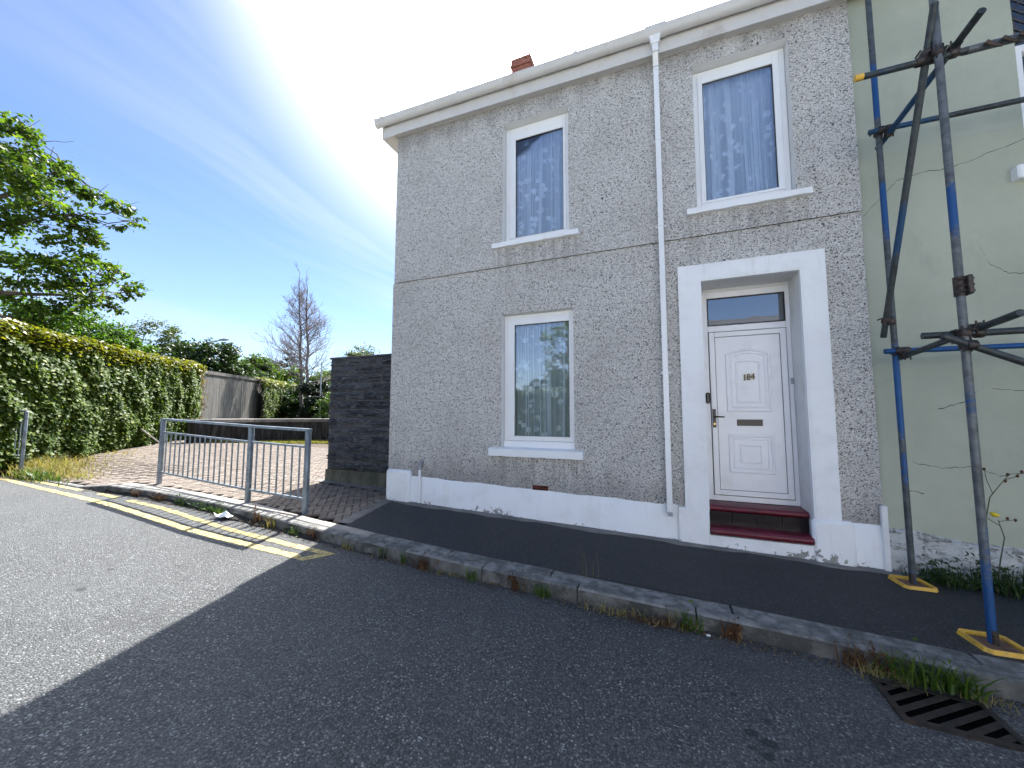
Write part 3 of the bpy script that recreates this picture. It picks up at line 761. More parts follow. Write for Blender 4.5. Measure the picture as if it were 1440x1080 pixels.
mb = MB(); rect_frame(mb, .568, 1.394, .502, 2.538, .062, DY-.018, DY+.05, .006); lf = mb.build('leaf', M['door_white'], door)
mb = MB(); rect_frame(mb, .559, 1.401, .494, 2.546, .0085, DY-.002, DY+.02, .001); mb.build('gasket', M['gasket'], door)
mb = MB(); rect_frame(mb, .629, 1.333, .563, 2.477, .0065, DY-.010, DY+.02, .001); mb.build('gasket', M['gasket'], door)
mb = MB(); mb.box(.634, 1.328, DY-.006, DY+.04, .568, 2.472); mb.build('door_panel', M['door_white'], door)
# raised mouldings
def moulding(poly_out, inset_list, y, name):
    mb = MB()
    c = (sum(p[0] for p in poly_out)/len(poly_out), sum(p[1] for p in poly_out)/len(poly_out))
    def ins(p, d):
        out = []
        n = len(p)
        for i in range(n):
            a, b, cc = Vector(p[i-1]), Vector(p[i]), Vector(p[(i+1) % n])
            e1 = (b-a).normalized(); e2 = (cc-b).normalized(); n1 = Vector((-e1.y, e1.x)); n2 = Vector((-e2.y, e2.x))
            m_ = (n1+n2); m_ = m_/max(.3, m_.length_squared)*2
            out.append((b.x+m_.x*d, b.y+m_.y*d))
        return out
    rings = [([(x, z) for x, z in ins(poly_out, d)], y-h) for d, h in inset_list]
    n = len(poly_out)
    for (A, ya), (B, yb) in zip(rings[:-1], rings[1:]):
        for k in range(n):
            k2 = (k+1) % n
            mb.quad((A[k][0], ya, A[k][1]), (A[k2][0], ya, A[k2][1]), (B[k2][0], yb, B[k2][1]), (B[k][0], yb, B[k][1]))
    A, ya = rings[-1]; mb.quad(*[(x, ya, z) for x, z in A])
    return mb.build(name, M['door_white'], door, fix=False)
def arch(x0, x1, z0, zs, zt, n=8):
    pts = [(x0, z0), (x1, z0)]
    for i in range(n+1):
        t = i/n; x = x1+(x0-x1)*t; pts.append((x, zs+(zt-zs)*(1-(2*t-1)**2)))
    return pts
prof = [(0, 0), (.008, .016), (.026, .016), (.036, .004), (.050, .004), (.056, .010), (.064, .010), (.070, .003)]
yp = DY-.0065
moulding(arch(.74, 1.22, 1.525, 2.25, 2.315), prof, yp, 'arched_moulding')
moulding(arch(.845, 1.115, 1.63, 2.145, 2.17), [(0, .0035), (.006, .013), (.018, .013), (.026, .006), (.030, .006)], yp, 'inner_moulding')
moulding([(.74, .78), (1.22, .78), (1.22, 1.25), (.74, 1.25)], prof, yp, 'square_moulding')
moulding([(.86, .90), (1.10, .90), (1.10, 1.13), (.86, 1.13)], [(0, .0035), (.006, .013), (.018, .013), (.026, .006), (.030, .006)], yp, 'inner_moulding')
mb = MB(); mb.bbox(.842, 1.112, DY-.02, DY, 1.355, 1.432, .004); lb = mb.build('letterbox', M['black_plastic'], door)
mb = MB(); mb.bbox(.86, 1.094, DY-.026, DY-.018, 1.372, 1.415, .002); mb.build('flap', M['black_plastic'], lb)
mb = MB(); mb.bbox(.575, .612, DY-.032, DY-.016, 1.33, 1.56, .005); hd = mb.build('handle', M['black_plastic'], door)
mb = MB(); mb.tube([(.592, DY-.03, 1.465), (.592, DY-.075, 1.465), (.61, DY-.08, 1.466), (.70, DY-.078, 1.462)], [.011, .010, .010, .008], 8); mb.build('lever', M['bronze'], hd, smooth=True)
mb = MB(); mb.tube([(.593, DY-.036, 1.375), (.593, DY-.03, 1.375)], .012, 10); mb.build('key_cylinder', M['brass'], hd)
mb = MB(); mb.bbox(.505, .553, DY-.05, DY, 1.63, 1.77, .015); mb.build('key_safe', M['black_plastic'], door)
mb = MB(); mb.bbox(1.418, 1.446, DY-.018, DY+.0, 1.855, 1.93, .005); mb.build('bell_push', M['grey_pipe'], door)
# house number
def digit(ch, x, z, h, y):
    cu = bpy.data.curves.new('number', 'FONT'); cu.body = ch; cu.size = h*1.38; cu.extrude = .004; cu.bevel_depth = .0012; cu.align_x = 'CENTER'
    ob = bpy.data.objects.new('tmp', cu); COL.objects.link(ob)
    bpy.context.view_layer.update(); me = bpy.data.meshes.new_from_object(ob.evaluated_get(bpy.context.evaluated_depsgraph_get()))
    bpy.data.objects.remove(ob)
    for v in me.vertices: a = v.co.copy(); v.co = Vector((a.x*.9+x+1.05, y-a.z, a.y+z))
    me.materials.clear(); me.materials.append(M['number_metal']); me.update()
    o = link_mesh('number_digit', me, door)
simple('number_metal', (.05, .035, .02), .3, .2, metal=.6)
simple('number_back', (.72, .68, .58), .4, .05)
for ch, x, dz in (('1', .942, -.004), ('8', .984, 0), ('4', 1.03, .006)):
    digit(ch, x, 1.918+dz, .075, DY-.024)
    mb = MB(); mb.bbox(x-.017, x+.017, DY-.019, DY-.007, 1.912+dz, 1.998+dz, .003); mb.build('number_plate', M['number_back'], door)
# steps
def nosing(x0, x1, yb, yn, zt, th):
    mb = MB(); prof = [(yb, zt-th), (yb, zt)]
    r = th/2
    for k in range(7):
        a = math.pi/2*(1-k/3); prof.append((yn+r-r*math.cos(a) if True else 0, zt-r+r*math.sin(a)))
    mb.profile_x(prof, x0, x1); return mb
stp = bpy.data.objects.new('door_step', None); COL.objects.link(stp); stp.parent = house; stp.empty_display_size = .1
nosing(.463, 1.447, DY-.001, .10, .425, .07).build('tread', M['step_maroon'], stp, smooth='auto')
nosing(.468, 1.43, .135, -.075, .205, .08).build('tread', M['step_maroon'], stp, smooth='auto')
for i in range(4):
    a = .463+.246*i; mb = MB(); mb.bbox(a+.002, a+.244, .128, .17, .2, .356, .003); mb.build('riser_tile', M['riser_black'], stp)
mb = MB(); mb.box(.463, 1.447, .14, .4, .1, .352); mb.build('riser_core', M['cement'], stp)

# eaves: fascia, gutter, downpipe (the gutter falls to the right like the street)
ez = lambda x: 6.25-.0245*(x+4.37)
mb = MB(); mb.profile_x([(-.12, .0), (-.095, .0), (-.095, .26), (-.12, .26)], -4.37, HX1, ez(-4.37), ez(HX1)); fa = mb.build('fascia', M['upvc_old'], house)
mb = MB(); mb.profile_x([(-.095, .012), (-.015, .012), (-.015, .03), (-.095, .03)], -4.37, HX1, ez(-4.37), ez(HX1)); mb.build('soffit', M['upvc_old'], house)
mb = MB(); mb.box(-4.39, -4.372, -.122, .3, 6.235, 6.53); mb.box(-4.372, -4.14, -.118, .3, 6.235, 6.248); mb.build('box_end', M['upvc_old'], house)
gp = []
for k in range(9):
    a = math.pi*(k/8); gp.append((-.268+.062*math.cos(a)*-1, .285-.075*math.sin(a)))
gp = [(-.335, .300), (-.340, .285)]+[(-.268-.066*math.cos(math.pi*k/8), .275-.085*math.sin(math.pi*k/8)) for k in range(9)]+[(-.200, .300), (-.208, .300)]+[(-.268+.058*math.cos(math.pi*k/8), .278-.078*math.sin(math.pi*k/8)) for k in range(9)]+[(-.328, .300)]
gp = [(y+.085, z-.032) for y, z in gp]
mb = MB(); mb.profile_x(gp, -4.45, HX1, ez(-4.45), ez(HX1)); gu = mb.build('gutter', M['upvc_old'], house, smooth='auto')
def band(xa, xb, grow, name='gutter_joint'):
    g2 = [(-.268+(y+.268)*grow, .25+(z-.25)*grow) for y, z in [(-.34, .306)]+[(-.268-.067*math.cos(math.pi*k/8), .275-.088*math.sin(math.pi*k/8)) for k in range(9)]+[(-.197, .306)]]
    g2 = [(y+.085, z-.032) for y, z in g2]
    mb = MB(); mb.profile_x(g2, xa, xb, ez(xa), ez(xb)); return mb.build(name, M['upvc_old'], gu, smooth='auto')
band(-4.465, -4.44, 1.03, 'end_cap'); band(-4.34, -4.29, 1.05)
band(-2.86, -2.80, 1.05); band(-1.02, -.96, 1.05); band(1.02, 1.08, 1.05)
band(-.09, .16, 1.07, 'gutter_outlet')
mb = MB(); z0 = ez(.03)-.032
mb.hexa([(-.015, -.215, z0+.10), (.075, -.215, z0+.10), (.075, -.125, z0+.10), (-.015, -.125, z0+.10), (-.04, -.24, z0+.19), (.10, -.24, z0+.19), (.10, -.125, z0+.19), (-.04, -.125, z0+.19)])
mb.build('hopper', M['upvc'], gu)
dpipe = bpy.data.objects.new('downpipe', None); COL.objects.link(dpipe); dpipe.parent = house; dpipe.empty_display_size = .1
def sqtube(pts, w_, name, mat):
    mb = MB(); h = w_/2
    for (a, b) in zip(pts[:-1], pts[1:]):
        mb.hexa([(a[0]-h, a[1]-h, a[2]), (a[0]+h, a[1]-h, a[2]), (a[0]+h, a[1]+h, a[2]), (a[0]-h, a[1]+h, a[2]), (b[0]-h, b[1]-h, b[2]), (b[0]+h, b[1]-h, b[2]), (b[0]+h, b[1]+h, b[2]), (b[0]-h, b[1]+h, b[2])])
    return mb.build(name, mat, dpipe)
sqtube([(.03, -.17, z0+.10), (.03, -.17, z0+.0)], .07, 'offset_bend', M['upvc'])
sqtube([(.03, -.168, z0+.02), (.03, -.075, z0-.12)], .066, 'offset_bend', M['upvc'])
sqtube([(.03, -.073, z0-.13), (.04, -.073, .335)], .062, 'pipe', M['upvc'])
for z in (z0-.16, 5.0, 3.86, 2.0, .42):
    mb = MB(); xx = .03+.01*(1-z/6); mb.bbox(xx-.036, xx+.036, -.110, -.02, z-.018, z+.018, .004); mb.bbox(xx-.062, xx+.062, -.048, -.01, z-.012, z+.012, .004); mb.build('clip', M['upvc'], dpipe)
mb = MB(); mb.hexa([(.012, -.12, .30), (.07, -.12, .30), (.07, -.05, .30), (.012, -.05, .30), (.012, -.104, .345), (.07, -.104, .345), (.07, -.045, .345), (.012, -.045, .345)]); mb.build('shoe', M['grey_pipe'], dpipe)

# roof: slate courses, front and back slope
roof = bpy.data.objects.new('roof', None); COL.objects.link(roof); roof.parent = house; roof.empty_display_size = .1
ra = math.atan2(9.35-6.52, HD/2+.2)
for side in (1, -1):
    for k in range(16):
        t0, t1 = k/16, (k+1.25)/16
        def rpnt(t, lift):
            y = -.145+t*(HD/2+.145); z = 6.535+t*(9.35-6.535)+lift
            return (y if side > 0 else HD-y, z)
        (ya, za), (yb, zb) = rpnt(t0, .03), rpnt(min(t1, 1), .012)
        mb = MB()
        s0 = -.024*(-4.33+4.3) ; s1 = -.024*(HX1+4.3)*(1-t0)
        mb.hexa([(-4.40, ya, za-.02), (HX1, ya, za-.02+s1), (HX1, yb, zb-.012+s1), (-4.40, yb, zb-.012), (-4.40, ya, za), (HX1, ya, za+s1), (HX1, yb, zb+s1), (-4.40, yb, zb)])
        mb.build('slate_course', M['roof_slate'], roof)
mb = MB(); mb.tube([(-4.34, HD/2, 9.37), (HX1, HD/2, 9.37)], .10, 8); mb.build('ridge', M['terracotta'], roof)
chm = MB()
for k in range(16):
    z = 9.0+k*.075; g = .02 if 11 <= k <= 12 else (.05 if k == 13 else (.03 if k > 13 else 0))
    if k % 1 == 0: chm.bbox(-3.22-g, -2.78+g, 3.02-g, 3.44+g, z, z+.066, .006); 
chm.box(-3.20, -2.80, 3.04, 3.42, 8.6, 10.15)
ch = chm.build('chimney', M['chimney_brick'], roof)
mb = MB(); mb.tube([(-3.0, 3.23, 10.16), (-3.0, 3.23, 10.20), (-3.0, 3.23, 10.22)], [.10, .09, .10], 12); mb.build('chimney_pot', M['terracotta'], ch, smooth='auto')

# air brick, vent pipe, end strip
mb = MB(); mb.bbox(-1.70, -1.475, -.012, .02, .455, .52, .003); ab = mb.build('air_brick', M['air_brick_clay'], house)
mb = MB()
for i in range(7):
    for j in range(2): mb.box(-1.69+i*.03, -1.672+i*.03, -.0135, -.012, .467+j*.024, .482+j*.024)
mb.build('vent_hole_shade', M['hole_shade'], ab)  # black dots on the face, painted shade of the holes
mb = MB(); mb.tube([(-3.52, -.062, .13), (-3.52, -.062, .64)], .022, 10); vp = mb.build('vent_pipe', M['upvc'], house, smooth='auto')
mb = MB(); mb.tube([(-3.52, -.062, .63), (-3.52, -.062, .70), (-3.52, -.05, .735), (-3.52, .01, .74)], [.03, .031, .031, .027], 10); mb.build('elbow', M['grey_pipe'], vp, smooth='auto')
mb = MB(); mb.bbox(1.995, 2.045, -.06, -.015, -.10, .585, .006); mb.build('edge_strip', M['upvc'], house)

# ------------------------------------------------------------------ neighbouring rendered house
nb_ = thing('house', 'sage green rendered house with peeling white plinth behind the scaffold', 'house', (5, 0, 0))
NW = (3.30, 4.35, 3.86, 5.95)
mb = MB(); slab_with_holes(mb, HX1, 12, -.5, 6.2, .015, .4, [NW]); mb.quad((12, .015, -.5), (12, HD, -.5), (12, HD, 6.6), (12, .015, 6.6)); mb.quad((HX1, HD, -.5), (12, HD, -.5), (12, HD, 6.6), (HX1, HD, 6.6)); mb.quad((HX1, .4, 6.5), (12, .4, 6.5), (12, HD, 6.5), (HX1, HD, 6.5), m=2)
nwall = mb.build('wall', [M['sage_render'], M['reveal_white'], M['room_dark']], nb_, fix=False)
mb = MB(); 
for i in range(50):
    a = 2.05+i*.2; b = a+.2
    def tp(x): return .34-.105*(x-2.1)*(1 if x < 6 else .6)+.008*math.sin(x*9)+.006*math.sin(x*23)
    def bz(x): return G(x)-.2
    def fy_(x): return -.035+.010*math.sin(x*6.3)+.008*math.sin(x*15)
    mb.hexa([(a, fy_(a), bz(a)), (b, fy_(b), bz(b)), (b, .015, bz(b)), (a, .015, bz(a)), (a, fy_(a)+.015, tp(a)), (b, fy_(b)+.015, tp(b)), (b, .015, tp(b)+.02), (a, .015, tp(a)+.02)])
mb.build('plinth', M['peeling_white'], nb_, smooth='auto')
nwin = bpy.data.objects.new('window', None); COL.objects.link(nwin); nwin.parent = nb_; nwin.empty_display_size = .1
mb = MB(); rect_frame(mb, NW[0]+.003, NW[1]-.003, NW[2]+.003, 5.14, .07, .06, .14); mb.build('frame', M['upvc'], nwin)
mb = MB(); rect_frame(mb, NW[0]+.003, NW[1]-.003, 5.22, NW[3]-.003, .035, .10, .16); mb.build('top_light_frame', M['gasket'], nwin)
mb = MB()
for k in range(-8, 9):
    c = 3.82+k*.11
    for s in (1, -1):
        mb.tube([(c-s*.36, .118, 5.23), (c+s*.36, .118, 5.93)], .006, 4)
mb.build('lead_lattice', M['lead_grey'], nwin)
mb = MB(); mb.box(NW[0]+.03, NW[1]-.03, .125, .13, NW[2]+.05, NW[3]-.03); mb.build('pane', M['glass'], nwin)
mb = MB(); mb.bbox(3.18, 4.47, -.07, .10, 3.73, 3.865, .012); mb.build('sill', M['masonry_white'], nwin)
mb = MB(); mb.profile_x([(-.118, 0), (-.093, 0), (-.093, .26), (-.118, .26)], HX1+.003, 12, ez(HX1)-.002, ez(HX1)-.10); mb.build('fascia', M['upvc_old'], nb_)
mb = MB(); mb.profile_x(gp, HX1+.003, 12, ez(HX1), ez(HX1)-.1); mb.build('gutter', M['upvc_old'], nb_, smooth='auto')
mb = MB(); mb.hexa([(HX1+.003, -.2, 6.33), (12, -.2, 6.25), (12, HD/2, 9.05), (HX1+.003, HD/2, 9.13), (HX1+.003, -.2, 6.37), (12, -.2, 6.29), (12, HD/2, 9.1), (HX1+.003, HD/2, 9.18)])
mb.hexa([(HX1+.003, HD/2, 9.13), (12, HD/2, 9.05), (12, HD, 6.25), (HX1+.003, HD, 6.33), (HX1+.003, HD/2, 9.18), (12, HD/2, 9.1), (12, HD, 6.29), (HX1+.003, HD, 6.37)]); mb.build('roof', M['roof_slate'], nb_)
# cracks in the render
def crack(pts, wd):
    mb = MB(); r = random.Random(len(pts)*31+int(pts[0][1]*10)); P = []
    for (a, b) in zip(pts[:-1], pts[1:]):
        for k in range(8):
            t = k/8; P.append((a[0]+(b[0]-a[0])*t+r.uniform(-.006, .006), a[1]+(b[1]-a[1])*t+r.uniform(-.008, .008)))
    P.append(pts[-1])
    for i in range(len(P)-1):
        (x0, z0_), (x1, z1_) = P[i], P[i+1]; wv = wd*r.uniform(.5, 1.2)
        mb.quad((x0, .0138, z0_-wv), (x1, .0138, z1_-wv), (x1, .0138, z1_+wv), (x0, .0138, z0_+wv))
    mb.build('crack', M['crack_dark'], nwall, fix=False)
simple('crack_dark', (.05, .05, .045), .9)
crack([(2.05, 3.62), (2.35, 3.95), (2.6, 4.0), (2.75, 3.98), (3.3, 4.15)], .003)
crack([(2.9, 3.2), (2.98, 2.95), (3.1, 2.85), (3.4, 2.8)], .003)
crack([(2.52, 1.55), (2.7, 1.62), (2.8, 1.72)], .0035)
crack([(2.3, 1.02), (2.5, .98), (2.75, 1.0), (2.9, .93), (3.2, .98)], .003)
crack([(2.9, 1.75), (3.1, 1.72), (3.3, 1.78)], .0025)
crack([(2.25, .74), (2.36, .72)], .004)

# ------------------------------------------------------------------ scaffold
scf = thing('scaffold', 'blue and grey tube scaffold in front of the sage green house', 'scaffold', (2.06, -.8, G(2.06)))
TR = .0245
def tubepart(name, a, b, mat, r=TR):
    mb = MB(); mb.tube([a, b], r, 14, cap=False)
    A, B = Vector(a), Vector(b); d = (B-A).normalized()*.02
    mb.tube([b, tuple(B-d*3)], r*.86, 14, cap=True); mb.tube([a, tuple(A+d*3)], r*.86, 14, cap=True)
    return mb.build(name, M[mat], scf, smooth='auto')
zb = G(2.06)
tubepart('standard', (2.085, -.30, zb+.015), (2.09, -.30, 6.9), 'tube_a')
tubepart('standard', (2.03, -1.30, zb+.015), (2.03, -1.30, 6.6), 'tube_b')
tubepart('standard', (4.3, -.30, G(4.3)+.015), (4.3, -.30, 6.9), 'tube_a'); tubepart('standard', (4.3, -1.30, G(4.3)+.015), (4.3, -1.30, 6.6), 'tube_b')
tubepart('ledger', (1.99, -.355, 4.32), (5.2, -.355, 4.31), 'tube_c')
tubepart('ledger', (1.985, -.355, 2.10), (5.2, -.355, 2.09), 'tube_a')
tubepart('ledger', (1.56, -1.245, 4.27), (2.22, -1.245, 4.265), 'tube_c')
tubepart('ledger', (2.20, -1.235, 4.27), (5.2, -1.235, 4.26), 'tube_b', .0275)
tubepart('ledger', (1.83, -1.245, 2.09), (5.2, -1.245, 2.10), 'tube_c')
tubepart('transom', (2.145, -.14, 4.26), (2.145, -1.53, 4.32), 'tube_c')
tubepart('transom', (2.145, -.24, 2.045), (2.135, -1.60, 2.15), 'tube_c')
tubepart('brace', (1.99, -.34, 2.24), (2.0, -1.365, 4.62), 'tube_c')
tubepart('brace', (1.885, -1.355, 2.065), (4.4, -1.37, .72), 'tube_c')
mb = MB(); mb.tube([(1.545, -1.245, 4.27), (1.60, -1.245, 4.27)], .0262, 12); mb.build('end_cap', M['yellow_plastic'], scf, smooth='auto')
def coupler(p, ax1, ax2, q):
    mb = MB(); p = Vector(p); q = Vector(q)
    for c, ax in ((p, ax1), (q, ax2)):
        a = Vector(ax).normalized(); mb.tube([tuple(c-a*.027), tuple(c-a*.02), tuple(c+a*.02), tuple(c+a*.027)], [.030, .036, .036, .030], 12)
    mid = (p+q)/2; mb.bbox(mid.x-.028, mid.x+.028, mid.y-.03, mid.y+.03, mid.z-.028, mid.z+.028, .006)
    for s in (1, -1):
        mb.tube([tuple(p+Vector((s*.045, -.02, .02))), tuple(p+Vector((s*.045, .045, .02)))], .007, 6)
        mb.tube([tuple(p+Vector((s*.02, -.02, -.052))), tuple(p+Vector((s*.02, -.02, .048)))], .006, 6)
    mb.build('coupler', M['coupler_steel'], scf, smooth='auto')
Z_, X_, Y_ = (0, 0, 1), (1, 0, 0), (0, 1, 0)
coupler((2.086, -.30, 4.32), Z_, X_, (2.086, -.355, 4.32)); coupler((2.086, -.30, 2.10), Z_, X_, (2.086, -.355, 2.10))
coupler((2.03, -1.30, 4.27), Z_, X_, (2.03, -1.245, 4.27)); coupler((2.03, -1.30, 2.09), Z_, X_, (2.03, -1.245, 2.09))
coupler((2.145, -.355, 4.27), Y_, X_, (2.145, -.355, 4.32)); coupler((2.145, -1.245, 4.31), Y_, X_, (2.145, -1.245, 4.27))
coupler((2.14, -.355, 2.06), Y_, X_, (2.14, -.355, 2.10)); coupler((2.137, -1.245, 2.13), Y_, X_, (2.137, -1.245, 2.09))
coupler((2.03, -1.30, 2.0), Z_, X_, (2.03, -1.358, 1.99)); coupler((1.995, -.40, 2.39), (0, -.4, .92), Z_, (2.07, -.31, 2.39)); coupler((1.998, -1.24, 4.33), (0, -.4, .92), X_, (1.95, -1.245, 4.27))
mb = MB(); mb.tube([(2.03, -1.3, 2.36), (2.03, -1.3, 2.50)], .034, 14); mb.bbox(2.045, 2.075, -1.36, -1.24, 2.36, 2.50, .006)
for z in (2.385, 2.43, 2.475): mb.tube([(1.985, -1.34, z), (2.085, -1.34, z)], .008, 6)
mb.build('sleeve_coupler', M['coupler_steel'], scf, smooth='auto')
for k in range(3):      # clip bundle on the outer ledger
    mb = MB(); xx = 2.30+k*.09; mb.tube([(xx, -1.285, 4.265), (xx+.05, -1.29, 4.215), (xx+.085, -1.28, 4.205)], [.016, .012, .006], 6); mb.build('hook', M['coupler_steel'], scf, smooth='auto')
def baseplate(cx, cy, rot, s):
    z = G(cx)+.002; c, sn = math.cos(rot), math.sin(rot)
    def P(u, v, h): return (cx+u*c-v*sn, cy+u*sn+v*c, G(cx+u*c-v*sn)+h)
    mb = MB(); mb.hexa([P(-.09*s, -.09*s, .002), P(.09*s, -.09*s, .002), P(.09*s, .09*s, .002), P(-.09*s, .09*s, .002), P(-.09*s, -.09*s, .012), P(.09*s, -.09*s, .012), P(.09*s, .09*s, .012), P(-.09*s, .09*s, .012)])
    bp = mb.build('base_plate', M['rusty_plate'], scf)
    mb = MB(); o_, i_, ch = .135*s, .103*s, .03
    out = [(-o_+ch, -o_), (o_-ch, -o_), (o_, -o_+ch), (o_, o_-ch), (o_-ch, o_), (-o_+ch, o_), (-o_, o_-ch), (-o_, -o_+ch)]
    inn = [(-i_+ch*.5, -i_), (i_-ch*.5, -i_), (i_, -i_+ch*.5), (i_, i_-ch*.5), (i_-ch*.5, i_), (-i_+ch*.5, i_), (-i_, i_-ch*.5), (-i_, -i_+ch*.5)]
    for k in range(8):
        k2 = (k+1) % 8; A, B, Ci, D = out[k], out[k2], inn[k2], inn[k]
        mA, mB_ = [(A[0]*.94+D[0]*.06, A[1]*.94+D[1]*.06), (B[0]*.94+Ci[0]*.06, B[1]*.94+Ci[1]*.06)]
        mb.hexa([P(*A, .001), P(*B, .001), P(*Ci, .001), P(*D, .001), P(A[0]*.95, A[1]*.95, .03), P(B[0]*.95, B[1]*.95, .03), P(*Ci, .022), P(*D, .022)])
    mb.build('yellow_rim', M['yellow_plastic'], bp, smooth='auto')
    mb = MB(); mb.tube([(cx, cy, z+.008), (cx, cy, z+.10)], [.021, .021], 12); mb.build('spigot', M['coupler_steel'], bp, smooth='auto')
baseplate(2.075, -.31, .12, .95); baseplate(2.035, -1.31, .10, 1.0)

# ------------------------------------------------------------------ guard rail
gr = thing('guard_rail', 'long grey steel pedestrian guard rail on the kerb beside the brick paving', 'railing', (-6.5, -1.1, G(-6.5)))
P3 = [(-8.43, -1.0), (-5.81, -1.15), (-4.60, -1.165)]; HT = [1.385, 1.30, 1.265]
def rail_post(x, y, zt, parent, w_=.036, mat='galvanised'):
    mb = MB(); mb.bbox(x-w_, x+w_, y-w_*.8, y+w_*.8, G(x, y)-.2, zt, .008); mb.build('post', M[mat], parent, smooth='auto')
def rail_bar(a, b, w_, h_, name, parent):
    mb = MB(); d = (Vector(b)-Vector(a)).normalized(); s = d.cross(Vector((0, 0, 1))).normalized()*w_; u = Vector((0, 0, h_)); A, B = Vector(a), Vector(b)
    mb.hexa([A-s-u, B-s-u, B+s-u, A+s-u, A-s+u, B-s+u, B+s+u, A+s+u]); return mb.build(name, M['galvanised'], parent)
for (x, y), z in zip(P3, HT): rail_post(x, y, z-.02, gr)
for (a, b, ha, hb, nbar) in ((P3[0], P3[1], HT[0], HT[1], 16), (P3[1], P3[2], HT[1], HT[2], 7)):
    rail_bar((a[0]-.04, a[1], ha), (b[0]+.04, b[1], hb), .03, .018, 'top_rail', gr)
    rail_bar((a[0]+.03, a[1], ha-.235), (b[0]-.03, b[1], hb-.235), .014, .014, 'mid_rail', gr)
    rail_bar((a[0]+.03, a[1], ha-.945), (b[0]-.03, b[1], hb-.945), .014, .014, 'bottom_rail', gr)
    for k in range(nbar):
        t = (k+1)/(nbar+1); x, y, h = a[0]+(b[0]-a[0])*t, a[1]+(b[1]-a[1])*t, ha+(hb-ha)*t
        mb = MB(); mb.tube([(x, y, h-.94), (x, y, h-.24)], .0125, 6, cap=False); mb.build('bar', M['galvanised'], gr, smooth=True)
# far-left piece of railing by the ivy
g2 = thing('guard_rail', 'short end of a pale grey guard rail beside the dry grass at the ivy', 'railing', (-13.2, -1.2, G(-13.2)))
E = (-12.0, -1.58); 
rail_post(E[0], E[1], 1.53, g2, .032); rail_post(E[0]-2.6, E[1]-.12, 1.62, g2, .032)
rail_bar((E[0], E[1], 1.53), (E[0]-2.6, E[1]-.12, 1.61), .026, .016, 'top_rail', g2)
rail_bar((E[0]-.02, E[1], 1.30), (E[0]-2.6, E[1]-.12, 1.38), .013, .013, 'mid_rail', g2); rail_bar((E[0]-.02, E[1], .62), (E[0]-2.6, E[1]-.12, .70), .013, .013, 'bottom_rail', g2)
for k in range(1, 15):
    t = k/16; x, y = E[0]-2.6*t, E[1]-.12*t; mb = MB(); mb.tube([(x, y, .60+.08*t), (x, y, 1.30+.08*t)], .0085, 6, cap=False); mb.build('bar', M['galvanised'], g2, smooth=True)

# ------------------------------------------------------------------ rock-faced block wall
bw = thing('block_wall', 'dark rock-faced concrete block wall joining the left corner of the grey house', 'wall', (-5.3, .7, G(-5.3)))
BX0, BX1, BY = -6.22, -4.0, .62
mb = MB(); mb.box(BX0+.012, BX1, BY+.03, BY+.24, .0, 2.585); mb.build('mortar_core', M['block_mortar'], bw)
mb = MB()
for i in range(8):
    a, b = BX0-.01+i*(BX1-BX0)/8, BX0-.01+(i+1)*(BX1-BX0)/8
    mb.hexa([(a, BY-.02-.01*math.sin(i), 0), (b, BY-.02-.01*math.sin(i+1), 0), (b, BY+.26, 0), (a, BY+.26, 0), (a, BY-.005, .40), (b, BY-.005, .40), (b, BY+.25, .40), (a, BY+.25, .40)])
mb.build('footing', M['block_base'], bw, smooth='auto')
def block_mesh(seed, L, H):
    nx, nz = 14, 10; V, F = [], []
    for j in range(nz+1):
        for i in range(nx+1):
            u, v = i/nx, j/nz; ed = min(1, min(u, 1-u)*7, min(v, 1-v)*4.5)
            d = mnoise.noise(Vector((u*3.2+seed*7.3, v*1.6*3+seed*3.1, seed*1.9)))
            rid = abs(mnoise.noise(Vector((u*2.0+seed*2.3, v*5+seed*5.7, seed))))
            lay = abs(((v*2.6+.35*d+seed*.37) % 1.0)-.5)
            V.append(((u-.5)*L, -(.004+ed*(.004+.060*d+.085*rid+.060*lay)), (v-.5)*H))
    for j in range(nz):
        for i in range(nx): a = j*(nx+1)+i; F.append((a, a+1, a+nx+2, a+nx+1))
    base = len(V); rim = [i for i in range(nx+1)]+[j*(nx+1)+nx for j in range(1, nz+1)]+[nz*(nx+1)+i for i in range(nx-1, -1, -1)]+[j*(nx+1) for j in range(nz-1, 0, -1)]
    for r_ in rim: x, y, z = V[r_]; V.append((x, .05, z))
    for k in range(len(rim)): k2 = (k+1) % len(rim); F.append((rim[k2], rim[k], base+k, base+k2))
    me = bpy.data.meshes.new('block'); me.from_pydata(V, [], F); me.materials.append(M['rock_block']); me.update(); return me
H1 = (2.575-.40)/13; LB = .43
full = [block_mesh(s, LB-.014, H1-.013) for s in range(9)]
for c in range(13):
    x = BX0+(0 if c % 2 == 0 else -LB/2); z = .40+H1*(c+.5)
    while x < BX1-.02:
        a, b = max(x, BX0), min(x+LB, BX1)
        if b-a > .05:
            if b-a > LB-.01: me = full[random.randrange(9)]
            else: me = block_mesh(20+c+x, b-a-.014, H1-.013)
            link_mesh('block', me, bw, ((a+b)/2+5.3, BY+.03-.7, z-G(-5.3)), (0, random.uniform(-.004, .004), 0))
        x += LB
mb = MB(); mb.bbox(BX0-.004, BX1, BY-.012, BY+.25, 2.577, 2.615, .006); mb.build('top_course', M['rock_block'], bw)

